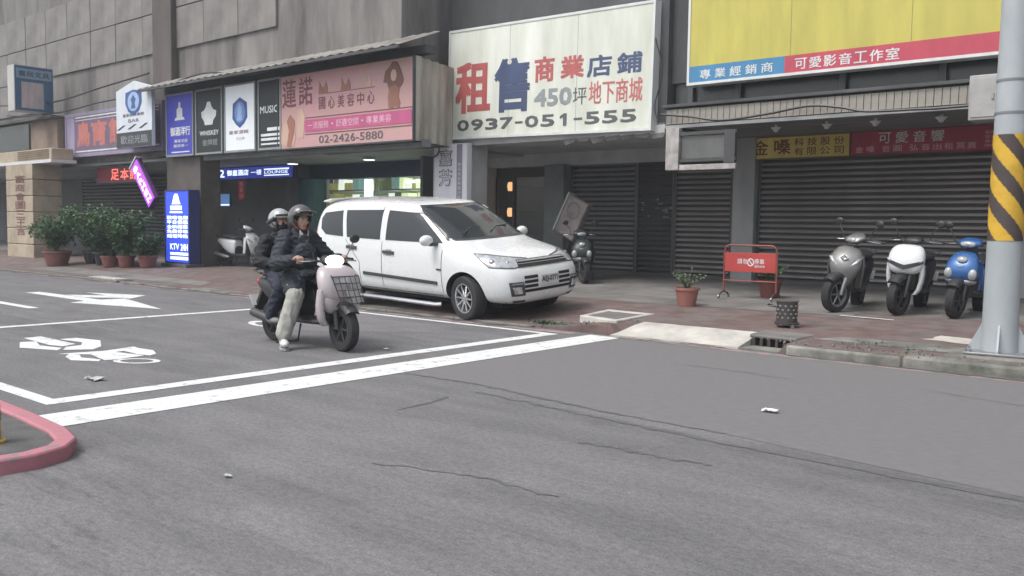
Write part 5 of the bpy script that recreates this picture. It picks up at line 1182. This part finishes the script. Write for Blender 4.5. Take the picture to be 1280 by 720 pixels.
for a_, yw in ((ANR, R(-28)), (ANL, 0)):
    Ms = Matrix.Translation((a_.x, a_.y, a_.z - .085)) @ Matrix.Rotation(yw, 4, 'Z'); sh = MB(Ms)
    sh.capsule((0, 0, .07), (.0, 0, .13), .05, .047); sh.ell((-.02, 0, .048), (.066, .046, .054)); sh.ell((.095, 0, .038), (.10, .052, .044)); sh.ell((.05, 0, .055), (.08, .040, .04))
    so = fuse(sh, 'shoe', M_SHOE, t, .008, 3)
    MB(Ms).loft([[(x, y, z) for x, y in ((-.085, -.02), (-.06, -.04), (.02, -.042), (.10, -.052), (.165, -.04), (.188, 0), (.165, .04), (.10, .052), (.02, .042), (-.06, .04), (-.085, .02))] for z in (-.034, -.004)]).build('sole', M_SOLE, so, bevel=.006)
M_HEL = mat('dark grey helmet shell', (.085, .082, .08), .3, var=.15, scale=6, coat=.4)
Mh = M @ Matrix.Translation((-.012, 0, .035))
hel = helmet(t, Mh, M_HEL, (.160, .136, .148), .30, .16, .92)
MB(Mh).loft([[(x, y, z) for x, z in ((.085, .072 - q), (.12, .078 - q), (.165, .074 - q), (.185, .066 - q), (.183, .060 - q), (.16, .064 - q), (.12, .064 - q), (.085, .060 - q))] for y, q in ((-.12, .02), (-.10, .004), (-.05, -.004), (0, -.006), (.05, -.004), (.10, .004), (.12, .02))]).build('peak', M_HEL, hel, smooth=True, angle=50)
MB(Mh).tube([(.02, -.115, -.07), (.06, -.08, -.125), (.075, 0, -.145), (.06, .08, -.125), (.02, .115, -.07)], .008, 6).build('chin_strap', mat('red brown strap', (.18, .06, .05), .7), hel, smooth=True)
# ---- passenger behind, face mask, silver helmet
t = person('person', 'passenger in black top, jeans, silver helmet and black face mask behind the rider')
Hc = Vector((-.60, .03, 1.40)); sk = MB(); M = head(sk, Hc, R(6), .96)
sk.capsule((-.645, .0, 1.22), Hc + Vector((-.03, 0, -.06)), .05, .047); sk.ell((-.65, 0, 1.08), (.09, .13, .18)); sk.ell((-.57, 0, .88), (.10, .135, .13))
HR, KR, AR = Vector((-.56, -.10, .86)), Vector((-.20, -.25, .66)), Vector((-.42, -.225, .33)); HL, KL, AL = Vector((-.56, .10, .86)), Vector((-.20, .25, .66)), Vector((-.42, .225, .33))
SR, ER, WR_ = Vector((-.63, -.175, 1.18)), Vector((-.58, -.275, .94)), Vector((-.38, -.21, .93)); SL, EL_, WL = Vector((-.63, .175, 1.18)), Vector((-.58, .275, .94)), Vector((-.38, .21, .93))
for a, c, e in ((HR, KR, AR), (HL, KL, AL)): sk.capsule(a, c, .08, .052); sk.capsule(c, e, .05, .034)
for a, c, e, sd_ in ((SR, ER, WR_, -1), (SL, EL_, WL, 1)): sk.capsule(a, c, .043, .036); sk.capsule(c, e, .035, .025); hand(sk, e + Vector((.07, 0, -.01)), sd_)
fuse(sk, 'body', M_SKIN, t, .0065, 3); face_parts(t, M, False)
j = MB(); j.ell((-.65, 0, 1.07), (.125, .175, .20)); j.ell((-.64, 0, 1.16), (.11, .195, .09)); j.ell((-.62, 0, .90), (.14, .175, .15)); j.capsule((-.65, 0, 1.2), (-.63, .01, 1.27), .085, .075)
for a, c, e, sd_ in ((SR, ER, WR_, -1), (SL, EL_, WL, 1)): j.capsule(a + Vector((0, -sd_ * .03, 0)), c, .075, .065, 14); j.capsule(c, e, .063, .042, 14)
fuse(j, 'hoodie', M_BLKC, t, .0095, 5, .013, 9, (1, 1, 1.8))
tr = MB(); tr.ell((-.57, 0, .86), (.15, .175, .10))
for a, c, e in ((HR, KR, AR), (HL, KL, AL)): tr.capsule(a, c, .105, .08, 14); tr.capsule(c, e, .078, .06, 14)
fuse(tr, 'jeans', M_DENIM, t, .0095, 4, .011, 11, (1, 1, 1.6))
for a_ in (AR, AL):
    Ms = Matrix.Translation((a_.x, a_.y, a_.z - .085)); sh = MB(Ms); sh.capsule((0, 0, .06), (0, 0, .14), .05, .05); sh.ell((-.01, 0, .045), (.06, .042, .05)); sh.ell((.085, 0, .035), (.085, .045, .038))
    fuse(sh, 'shoe', mat('grey boot', (.26, .27, .27), .7, var=.2), t, .008, 3)
mk = MB(M); mk.ell((.040, 0, -.060), (.073, .071, .064), None, 18, 12); mk.capsule((.088, 0, -.012), (.106, 0, -.032), .014, .019, 10); fuse(mk, 'face_mask', mat('black mask', (.012, .013, .017), .8), t, .007, 2, .002, 30)
Mh = M @ Matrix.Translation((-.012, 0, .035))
M_HELW = mat('silver helmet shell', (.38, .39, .40), .25, var=.3, scale=5, coat=.5)
hel = helmet(t, Mh, M_HELW, (.148, .126, .137), .28, .12, .8)
MB(Mh).tube([(.045, -.115, .01), (-.04, -.13, -.03), (-.10, -.095, -.05)], .026, 8).build('side_trim', M_TRIM, hel, smooth=True)
MB(Mh).tube([(.0, -.118, -.05), (.05, -.085, -.12), (.06, 0, -.15), (.05, .085, -.12), (.0, .118, -.05)], .007, 6).build('chin_strap', M_TRIM, hel, smooth=True)
MB(Mh).tube([(.06, -.11, .045), (.115, -.075, .055), (.14, 0, .058), (.115, .075, .055), (.06, .11, .045)], .013, 8).build('visor_hinge_band', M_TRIM, hel, smooth=True)
# ================================================================ STREET FURNITURE, PLANTS, SMALL THINGS
# utility pole
PX, PY = -2.01, 10.3; PZ = .15
t = thing('utility_pole', 'pale grey steel utility pole with yellow and black hazard stripes', 'utility pole', (PX, PY, PZ))
M_POLE = mat('pale grey pole paint', (.37, .40, .415), .5, var=.14, scale=2.5, stretch=(1, 1, .5)); M_HZY = mat('hazard yellow', (.62, .38, .035), .55, var=.22, scale=6); M_HZB = mat('hazard dark', (.065, .05, .045), .6, var=.25)
def rad(z): return .172 - .0085 * z
n = 28
def ringz(z, r): return [(r * math.cos(2 * PI * k / n), r * math.sin(2 * PI * k / n), z) for k in range(n)]
MB().loft([ringz(z, rad(z)) for z in (.0, .6, 1.2, 2, 3, 4, 6, 9)]).build('shaft', M_POLE, t, smooth=True)
Z0, Z1 = 1.17, 2.25; Q = 84; H_ = 130; yb = MB(); bb_ = MB()
for j in range(H_):
    for k in range(Q):
        z0, z1 = Z0 + (Z1 - Z0) * j / H_, Z0 + (Z1 - Z0) * (j + 1) / H_; a0, a1 = 2 * PI * k / Q, 2 * PI * (k + 1) / Q
        am = (a0 + a1) / 2
        # bands climb the pole as a helix: down to the right as seen from the road
        u = ((z0 + z1) / 2 + (am) * .172 * 1.12) / (2 * PI * .172 * 1.12 / 3); r = rad(z0) + .004
        q = yb if (u % 1) < .52 else bb_
        q.add([(r * math.cos(a), r * math.sin(a), z) for a, z in ((a0, z0), (a1, z0), (a1, z1), (a0, z1))], [(0, 1, 2, 3)])
yb.build('yellow_stripes', M_HZY, t, smooth=True); bb_.build('dark_stripes', M_HZB, t, smooth=True)
for z in (2.47, 2.8, 3.9): MB().lathe([(rad(z) - .01, z - .012), (rad(z) + .006, z - .012), (rad(z) + .006, z + .012), (rad(z) - .01, z + .012)], n=28).build('band', mat('grey strap', (.2, .21, .22), .5), t, smooth=True)
MB().tube([(.15, -.07, 2.28), (.2, -.1, 2.3)], .02, 6).build('bracket', M_WHITE, t)
MB().box((0, 0, .012), (.62, .62, .024), (0, 0, R(8))).build('base_plate', M_STEEL, t, bevel=.005)
for k in range(4):
    a = R(8 + 45 + 90 * k) - R(45); M_ = Matrix.Rotation(a, 4, 'Z'); MB(M_).prism([(.15, .02), (.29, .02), (.29, .05), (.17, .30), (.15, .32)], -.01, .01, 'y').build('gusset', M_POLE, t)
    M2 = Matrix.Rotation(a + R(45), 4, 'Z'); MB(M2).lathe([(.012, .024), (.025, .024), (.025, .05), (.012, .06), (.012, .085), (.003, .086)], (.36, 0, 0), 8).build('anchor_bolt', M_STEEL, t)
pl_ = tag(MB().box((PX + .1, PY - .02, .04), (1.1, .86, .21), (0, 0, R(3))).build('concrete_plinth', M_CONCD, None, bevel=.04), 'dark concrete plinth under the utility pole', 'plinth')

# black slatted bin
bx, by = -4.57, 10.92; bz = gz(bx, by)
t = thing('waste_bin', 'small dark perforated metal bin standing near the kerb drain', 'bin', (bx, by, bz))
M_BIN = mat('dark bin metal', (.075, .068, .068), .5, metal=.3, var=.3)
MB().lathe([(.115, .07), (.132, .07), (.134, .33), (.128, .33), (.118, .08)], n=24).build('drum', M_BIN, t, smooth=True, angle=50)
MB().lathe([(.118, .322), (.146, .33), (.15, .345), (.12, .352), (.01, .35)], n=24).build('lid', mat('worn bin rim', (.2, .19, .185), .5, metal=.4, var=.3), t, smooth=True, angle=40)
b = MB(); hb_ = MB()
for k in range(12):
    for q in range(4):
        a = 2 * PI * (k + .5 * (q % 2)) / 12; z = .13 + q * .05; hb_.box((.137 * math.cos(a), .137 * math.sin(a), z), (.01, .02, .018), (0, 0, a))
hb_.build('perforations', mat('pale hole rim', (.32, .32, .31), .6, var=.6, scale=30), t, kind='stuff')
MB().lathe([(.12, .045), (.155, .045), (.16, .06), (.12, .07)], n=24).build('base_ring', M_BIN, t, smooth=True)
for k in range(3):
    a = R(90 * 1 + 120 * k); MB().lathe([(.005, 0), (.025, 0), (.025, .045), (.005, .045)], (.12 * math.cos(a), .12 * math.sin(a), 0), 10).build('foot', M_STEEL, t)

# red no parking barrier
qx, qy = -6.45, 13.83; qz = gz(qx, qy)
t = thing('barrier', 'red no parking barrier with white lettering on a tubular frame', 'barrier', (qx, qy, qz), rotz=R(3))
M_RED = mat('red barrier paint', (.42, .055, .05), .45, var=.15, scale=4); M_REDD = mat('dull red tube', (.22, .06, .055), .5, var=.25)
w2 = .455; fr = [(-w2, 0, .1), (-w2, 0, .80), (-w2 + .03, 0, .87), (-w2 + .09, 0, .895), (w2 - .09, 0, .895), (w2 - .03, 0, .87), (w2, 0, .80), (w2, 0, .1)]
MB().tube(fr, .017, 8).build('frame', M_REDD, t, smooth=True)
for z in (.30,): MB().tube([(-w2, 0, z), (w2, 0, z)], .013, 8).build('cross_bar', M_REDD, t, smooth=True)
pn = MB().bb(-w2 + .015, w2 - .015, -.012, .012, .45, .77).build('panel', M_RED, t, bevel=.004)
for s, x0, x1, z0, z1 in (('請', -.22, -.135, .585, .675), ('勿', -.125, -.05, .585, .675), ('停', .075, .155, .585, .675), ('車', .165, .245, .585, .675), ('隨時有車', .08, .255, .53, .57)): lettering(s, x0, x1, z0, z1, -.0135, P_WHT, pn, .01)
b = MB(); o_ = [(.012 + .058 * math.cos(2 * PI * k / 20), -.0135, .615 + .066 * math.sin(2 * PI * k / 20)) for k in range(20)]; i_ = [(.012 + .042 * math.cos(2 * PI * k / 20), -.0135, .615 + .05 * math.sin(2 * PI * k / 20)) for k in range(20)]
b.add(o_ + i_, [(k, (k + 1) % 20, 20 + (k + 1) % 20, 20 + k) for k in range(20)]); b.add([(-.024, -.014, .652), (-.012, -.014, .662), (.048, -.014, .578), (.036, -.014, .568)], [(0, 1, 2, 3)]); b.build('no_entry_mark', P_WHT, pn)
for s in (-1, 1):
    MB().tube([(s * w2, -.2, .02), (s * w2, -.16, .075), (s * w2, 0, .12), (s * w2, .16, .075), (s * w2, .2, .02)], .015, 8).build('foot', M_TRIM, t, smooth=True)
    for y in (-.2, .2): MB().lathe([(.005, -.012), (.03, -.012), (.03, .012), (.005, .012)], (s * w2, y, .032), 12, 'x').build('castor', M_STEEL, t, smooth=True)

# plants
LEAF = {}
def leaf_mat(n, c): return mat(n, c, .6, var=.45, scale=7, spec=.3)
def pot(t, r, h, m, rim=True):
    MB().lathe([(.01, .0), (r * .70, 0), (r * .74, .02), (r * .97, h * .84), (r * 1.0, h * .84), (r * 1.07, h * .86), (r * 1.07, h), (r * .96, h), (r * .93, h * .86), (.01, h * .85)], n=24).build('pot', m, t, smooth=True, angle=35)
    MB().lathe([(.01, h * .88), (r * .92, h * .87)], n=20).build('soil', mat('dry soil', (.06, .045, .035), .95, var=.4, scale=20), t)
def leaf(b, p, d, L, w):
    d = d.normalized(); s = d.cross(Vector((0, 0, 1)))
    if s.length < .05: s = Vector((1, 0, 0))
    s.normalize(); u = s.cross(d); c = random.uniform(-.25, .25)
    b.add([p, p + d * L * .45 + s * w / 2 + u * c * w, p + d * L - Vector((0, 0, L * .25)), p + d * L * .45 - s * w / 2 + u * c * w, p + d * L * .5 - u * .06 * L], [(0, 1, 4), (1, 2, 4), (2, 3, 4), (3, 0, 4)])
def plant(t, h0, height, spread, nst, nl, m, ms, L=.05, seed=1, dense=False):
    rr = random.Random(seed); st = MB(); lv = MB()
    for k in range(nst):
        a = 2 * PI * k / nst + rr.uniform(-.3, .3); sp = spread * rr.uniform(.35, 1); hh = height * rr.uniform(.55, 1)
        pts = [Vector((rr.uniform(-.03, .03), rr.uniform(-.03, .03), h0)), Vector((math.cos(a) * sp * .35, math.sin(a) * sp * .35, h0 + hh * .45)), Vector((math.cos(a) * sp, math.sin(a) * sp, h0 + hh))]
        st.tube(pts, [.008, .006, .003], 5)
        for q in range(nl):
            s = rr.uniform(.3, 1.02); p = pts[0].lerp(pts[1], s * 2) if s < .5 else pts[1].lerp(pts[2], s * 2 - 1)
            if dense: p = p + Vector((rr.gauss(0, .06), rr.gauss(0, .06), rr.gauss(0, .06)))
            dd = Vector((rr.uniform(-1, 1), rr.uniform(-1, 1), rr.uniform(-.3, .9))); leaf(lv, p, dd, L * rr.uniform(.6, 1.3), L * rr.uniform(.4, .65))
    st.build('stems', ms, t, kind='stuff'); lv.build('leaves', m, t, kind='stuff')
M_TERR = mat('terracotta plastic', (.33, .14, .115), .6, var=.18, scale=3); M_LG = leaf_mat('dusty green leaves', (.15, .21, .12)); M_LG2 = leaf_mat('mid green leaves', (.085, .165, .075)); M_LG3 = leaf_mat('dark green leaves', (.05, .10, .052)); M_STEM = mat('pale green stems', (.14, .16, .09), .7)
x, y = -6.76, 12.28
t = thing('potted_plant', 'potted shrub with spreading thin branches in a terracotta pot on the pavement', 'potted plant', (x, y, gz(x, y)))
pot(t, .185, .29, M_TERR); plant(t, .26, .36, .36, 11, 24, M_LG, M_STEM, .055, 3)
x, y = -6.3, 14.3
t = thing('potted_plant', 'potted green plant half hidden behind the red barrier', 'potted plant', (x, y, gz(x, y)))
pot(t, .2, .30, mat('dark red pot', (.2, .07, .06), .6, var=.15)); plant(t, .27, .28, .34, 10, 28, M_LG2, M_STEM, .075, 5)
M_POTL = mat('brick red pot', (.22, .085, .075), .65, var=.2)
rowp = [(-25.6, 10.75, .36, .42, 1.15, .85, 'widest red pot with a bushy plant, beside the cream pillar', M_LG2), (-23.35, 11.15, .22, .30, 1.2, .8, 'red pot with tall dense bush below the red glowing sign', M_LG3), (-22.75, 11.3, .22, .30, 1.15, .75, 'red pot with dense bush, second from the lit blue sign', M_LG2), (-22.1, 11.55, .25, .32, .6, .42, 'red pot with a short plant, nearest the lit blue sign', M_LG3)]
for i, (x, y, r, h, hh, sp, lb_, m) in enumerate(rowp):
    t = thing('potted_plant', lb_, 'potted plant', (x, y, gz(x, y)), group='potted bushes before the dark arcade')
    pot(t, r, h, M_POTL); plant(t, h * .85, hh, sp, 22, 90, m, M_STEM, .13, 20 + i, True)
for i, (x, y, lb_) in enumerate(((-25.0, 11.5, 'leafy bush in a black tub right behind the widest red pot'), (-24.15, 11.4, 'large fresh green bush in a black tub behind the row of red pots'))):
    t = thing('potted_plant', lb_, 'potted plant', (x, y, gz(x, y)), group='potted bushes before the dark arcade')
    pot(t, .3, .36, M_BLKP); plant(t, .3, 1.3, .95, 26, 110, (M_LG2, leaf_mat('fresh green leaves', (.10, .19, .08)))[i], M_STEM, .13, 40 + i, True)

# kerb drain with iron teeth
t = thing('storm_drain', 'kerb drain with dark iron teeth below the small bin', 'drain', (-4.36, 9.93, 0))
MB().prism([(-.26, .02), (.34, -.02), (.36, .52), (-.3, .55)], .10, .15).build('cover_slab', M_CONC, t, bevel=.02)
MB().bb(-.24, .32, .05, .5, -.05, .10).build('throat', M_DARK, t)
for k in range(6): MB().bb(-.2 + k * .095, -.165 + k * .095, -.03, .05, -.02, .115).build('tooth', mat('rusty iron', (.06, .05, .045), .7, var=.3), t, bevel=.005)
MB().prism([(-.3, -.36), (.36, -.36), (.34, -.04), (-.26, 0)], .0, .018).build('apron', M_CONCD, t)
# utility vault with pale rim
t = thing('utility_vault', 'square access pit with pale concrete rim beside the end of the stop line', 'access cover', (0, 0, 0))
C4 = [(-7.2, 10.05), (-6.46, 9.86), (-6.60, 11.08), (-7.46, 11.15)]; cc = Vector((sum(p[0] for p in C4) / 4, sum(p[1] for p in C4) / 4)); I4 = [tuple(cc + (Vector(p) - cc) * .78) for p in C4]
b = MB(); z0, z1 = .04, .165
b.add([(x, y, z) for z in (z0, z1) for x, y in C4] + [(x, y, z) for z in (z0, z1) for x, y in I4], [f for i in range(4) for j in [(i + 1) % 4] for f in ((i, j, 4 + j, 4 + i), (8 + j, 8 + i, 12 + i, 12 + j), (4 + i, 4 + j, 12 + j, 12 + i))])
b.build('rim', M_CONCL, t, bevel=.015)
MB().prism(I4, .10, .15).build('lid', mat('dark pit cover', (.16, .15, .15), .8, var=.25, scale=4), t)
MB().prism([(-7.2, 10.1), (-6.5, 9.92), (-6.55, 10.4), (-7.2, 10.5)], -.05, .1).build('pit_wall', mat('dark mortar', (.1, .095, .085), .9, var=.4), t)  # pit wall in a darker mortar tone
wd = MB(); rr = random.Random(9)
for k in range(170):
    x, y = -7.62 + rr.gauss(0, .12), 9.82 + rr.gauss(0, .07); leaf(wd, Vector((x, y, max(.02, gz(x, y)))), Vector((rr.uniform(-1, 1), rr.uniform(-1, 1), rr.uniform(.2, 1.2))), rr.uniform(.04, .1), rr.uniform(.015, .03))
for k in range(110):
    x, y = rr.choice((-6.35, -4.1, -3.2, -2.7)) + rr.gauss(0, .12), 9.75 + rr.gauss(0, .1) + .4 * (rr.random() < .5); leaf(wd, Vector((x, y, gz(x, y))), Vector((rr.uniform(-1, 1), rr.uniform(-1, 1), rr.uniform(.1, .8))), rr.uniform(.03, .07), rr.uniform(.012, .025))
o = wd.build('weeds', M_LG3); o['kind'] = 'stuff'
rb_ = MB()
for k in range(40):
    x, y = -7.3 + rr.gauss(0, .35), 9.85 + rr.gauss(0, .12); s = rr.uniform(.01, .045); rb_.box((x, y, max(.0, gz(x, y)) + s * .3), (s, s * .8, s * .6), (rr.uniform(0, 3), rr.uniform(0, 3), rr.uniform(0, 3)))
o = rb_.build('rubble', M_CONCD); o['kind'] = 'stuff'

rb_ = MB(); rr = random.Random(4)
for k in range(90):
    x, y = rr.uniform(-4.6, 1.5), 9.62 + abs(rr.gauss(0, .3)); s = rr.uniform(.008, .03); rb_.box((x, y, max(.118, gz(x, y)) + s * .3), (s, s * .8, s * .6), (rr.uniform(0, 3), rr.uniform(0, 3), rr.uniform(0, 3)))
o = rb_.build('grit', M_CONC); o['kind'] = 'stuff'
t = thing('drain_grate', 'pale slotted drain slab in the kerb on the far left before the pots', 'drain', (-20.2, 9.62, .03))
MB().bb(-.75, .75, -.2, .2, -.05, .02).build('slab', M_CONC, t, bevel=.01)
for k in range(7): MB().bb(-.66 + k * .19, -.53 + k * .19, -.16, .16, .02, .045).build('bar', M_CONCL, t, bevel=.008)

# litter
def crumple(name, label, x, y, s, m, z=.012):
    b = MB(); rr = random.Random(int(x * 100)); n = 7; vs = []
    for j in range(5):
        for i in range(n): vs.append((x + (i / (n - 1) - .5) * s * 1.7 + rr.uniform(-.1, .1) * s, y + (j / 4 - .5) * s + rr.uniform(-.1, .1) * s, z + rr.uniform(0, .28) * s))
    b.add(vs, [(j * n + i, j * n + i + 1, j * n + i + n + 1, j * n + i + n) for j in range(4) for i in range(n - 1)])
    return tag(b.build(name, m, None, smooth=True), label, 'litter')
M_PAPER = mat('white litter paper', (.72, .72, .72), .7, var=.1)
crumple('paper_scrap', 'crumpled white paper lying on the open asphalt on the right', -2.79, 6.42, .07, M_PAPER)
crumple('paper_scrap', 'flattened pale scrap on the road between the scooter symbol and the front line', -7.71, 3.54, .11, mat('pale litter', (.45, .46, .47), .8, var=.3), .006)
crumple('paper_scrap', 'tiny white scrap beside the front wheel of the pink scooter', -7.35, 6.6, .045, M_PAPER)
crumple('paper_scrap', 'small pale scrap on the asphalt near the bottom left island', -4.25, 2.66, .03, mat('pale litter', (.45, .46, .47), .8))
crumple('dead_leaf', 'flat dark piece of litter on the pavement by the scooters front wheel', -5.6, 13.0, .16, mat('grey brown litter', (.2, .19, .17), .8, var=.3), gz(-5.6, 13) + .012)
# yellow bollard at the left edge of the picture, on the island
t = thing('bollard', 'yellow bollard on the traffic island at the left edge', 'bollard', (-5.70, 1.995, .06))
MB().lathe([(.01, 0), (.075, 0), (.075, .02), (.052, .03), (.05, .235), (.03, .262), (.005, .266)], n=18).build('post', mat('worn yellow paint', (.5, .34, .06), .6, var=.4, scale=9), t, smooth=True, angle=40)
MB().lathe([(.0515, .14), (.0535, .14), (.0535, .19), (.0515, .19)], n=18).build('reflector_band', mat('dull band', (.25, .2, .1), .5), t, smooth=True)

# ================================================================ ADDED VEIL
hz = MB().bb(-170, 110, -90, 60, -1.6, 11).build('added_veil', None)  # unseen volume added only to lift the dark tones
hz.data.materials.clear()
hm = bpy.data.materials.new('thin haze'); hm.use_nodes = True; N = hm.node_tree.nodes
N.remove(N['Principled BSDF']); pv = N.new('ShaderNodeVolumePrincipled'); pv.inputs['Density'].default_value = 0.0022; pv.inputs['Color'].default_value = (.85, .9, .95, 1); pv.inputs['Anisotropy'].default_value = .2
hm.node_tree.links.new(pv.outputs[0], N['Material Output'].inputs['Volume']); hz.data.materials.append(hm); hz['kind'] = 'stuff'
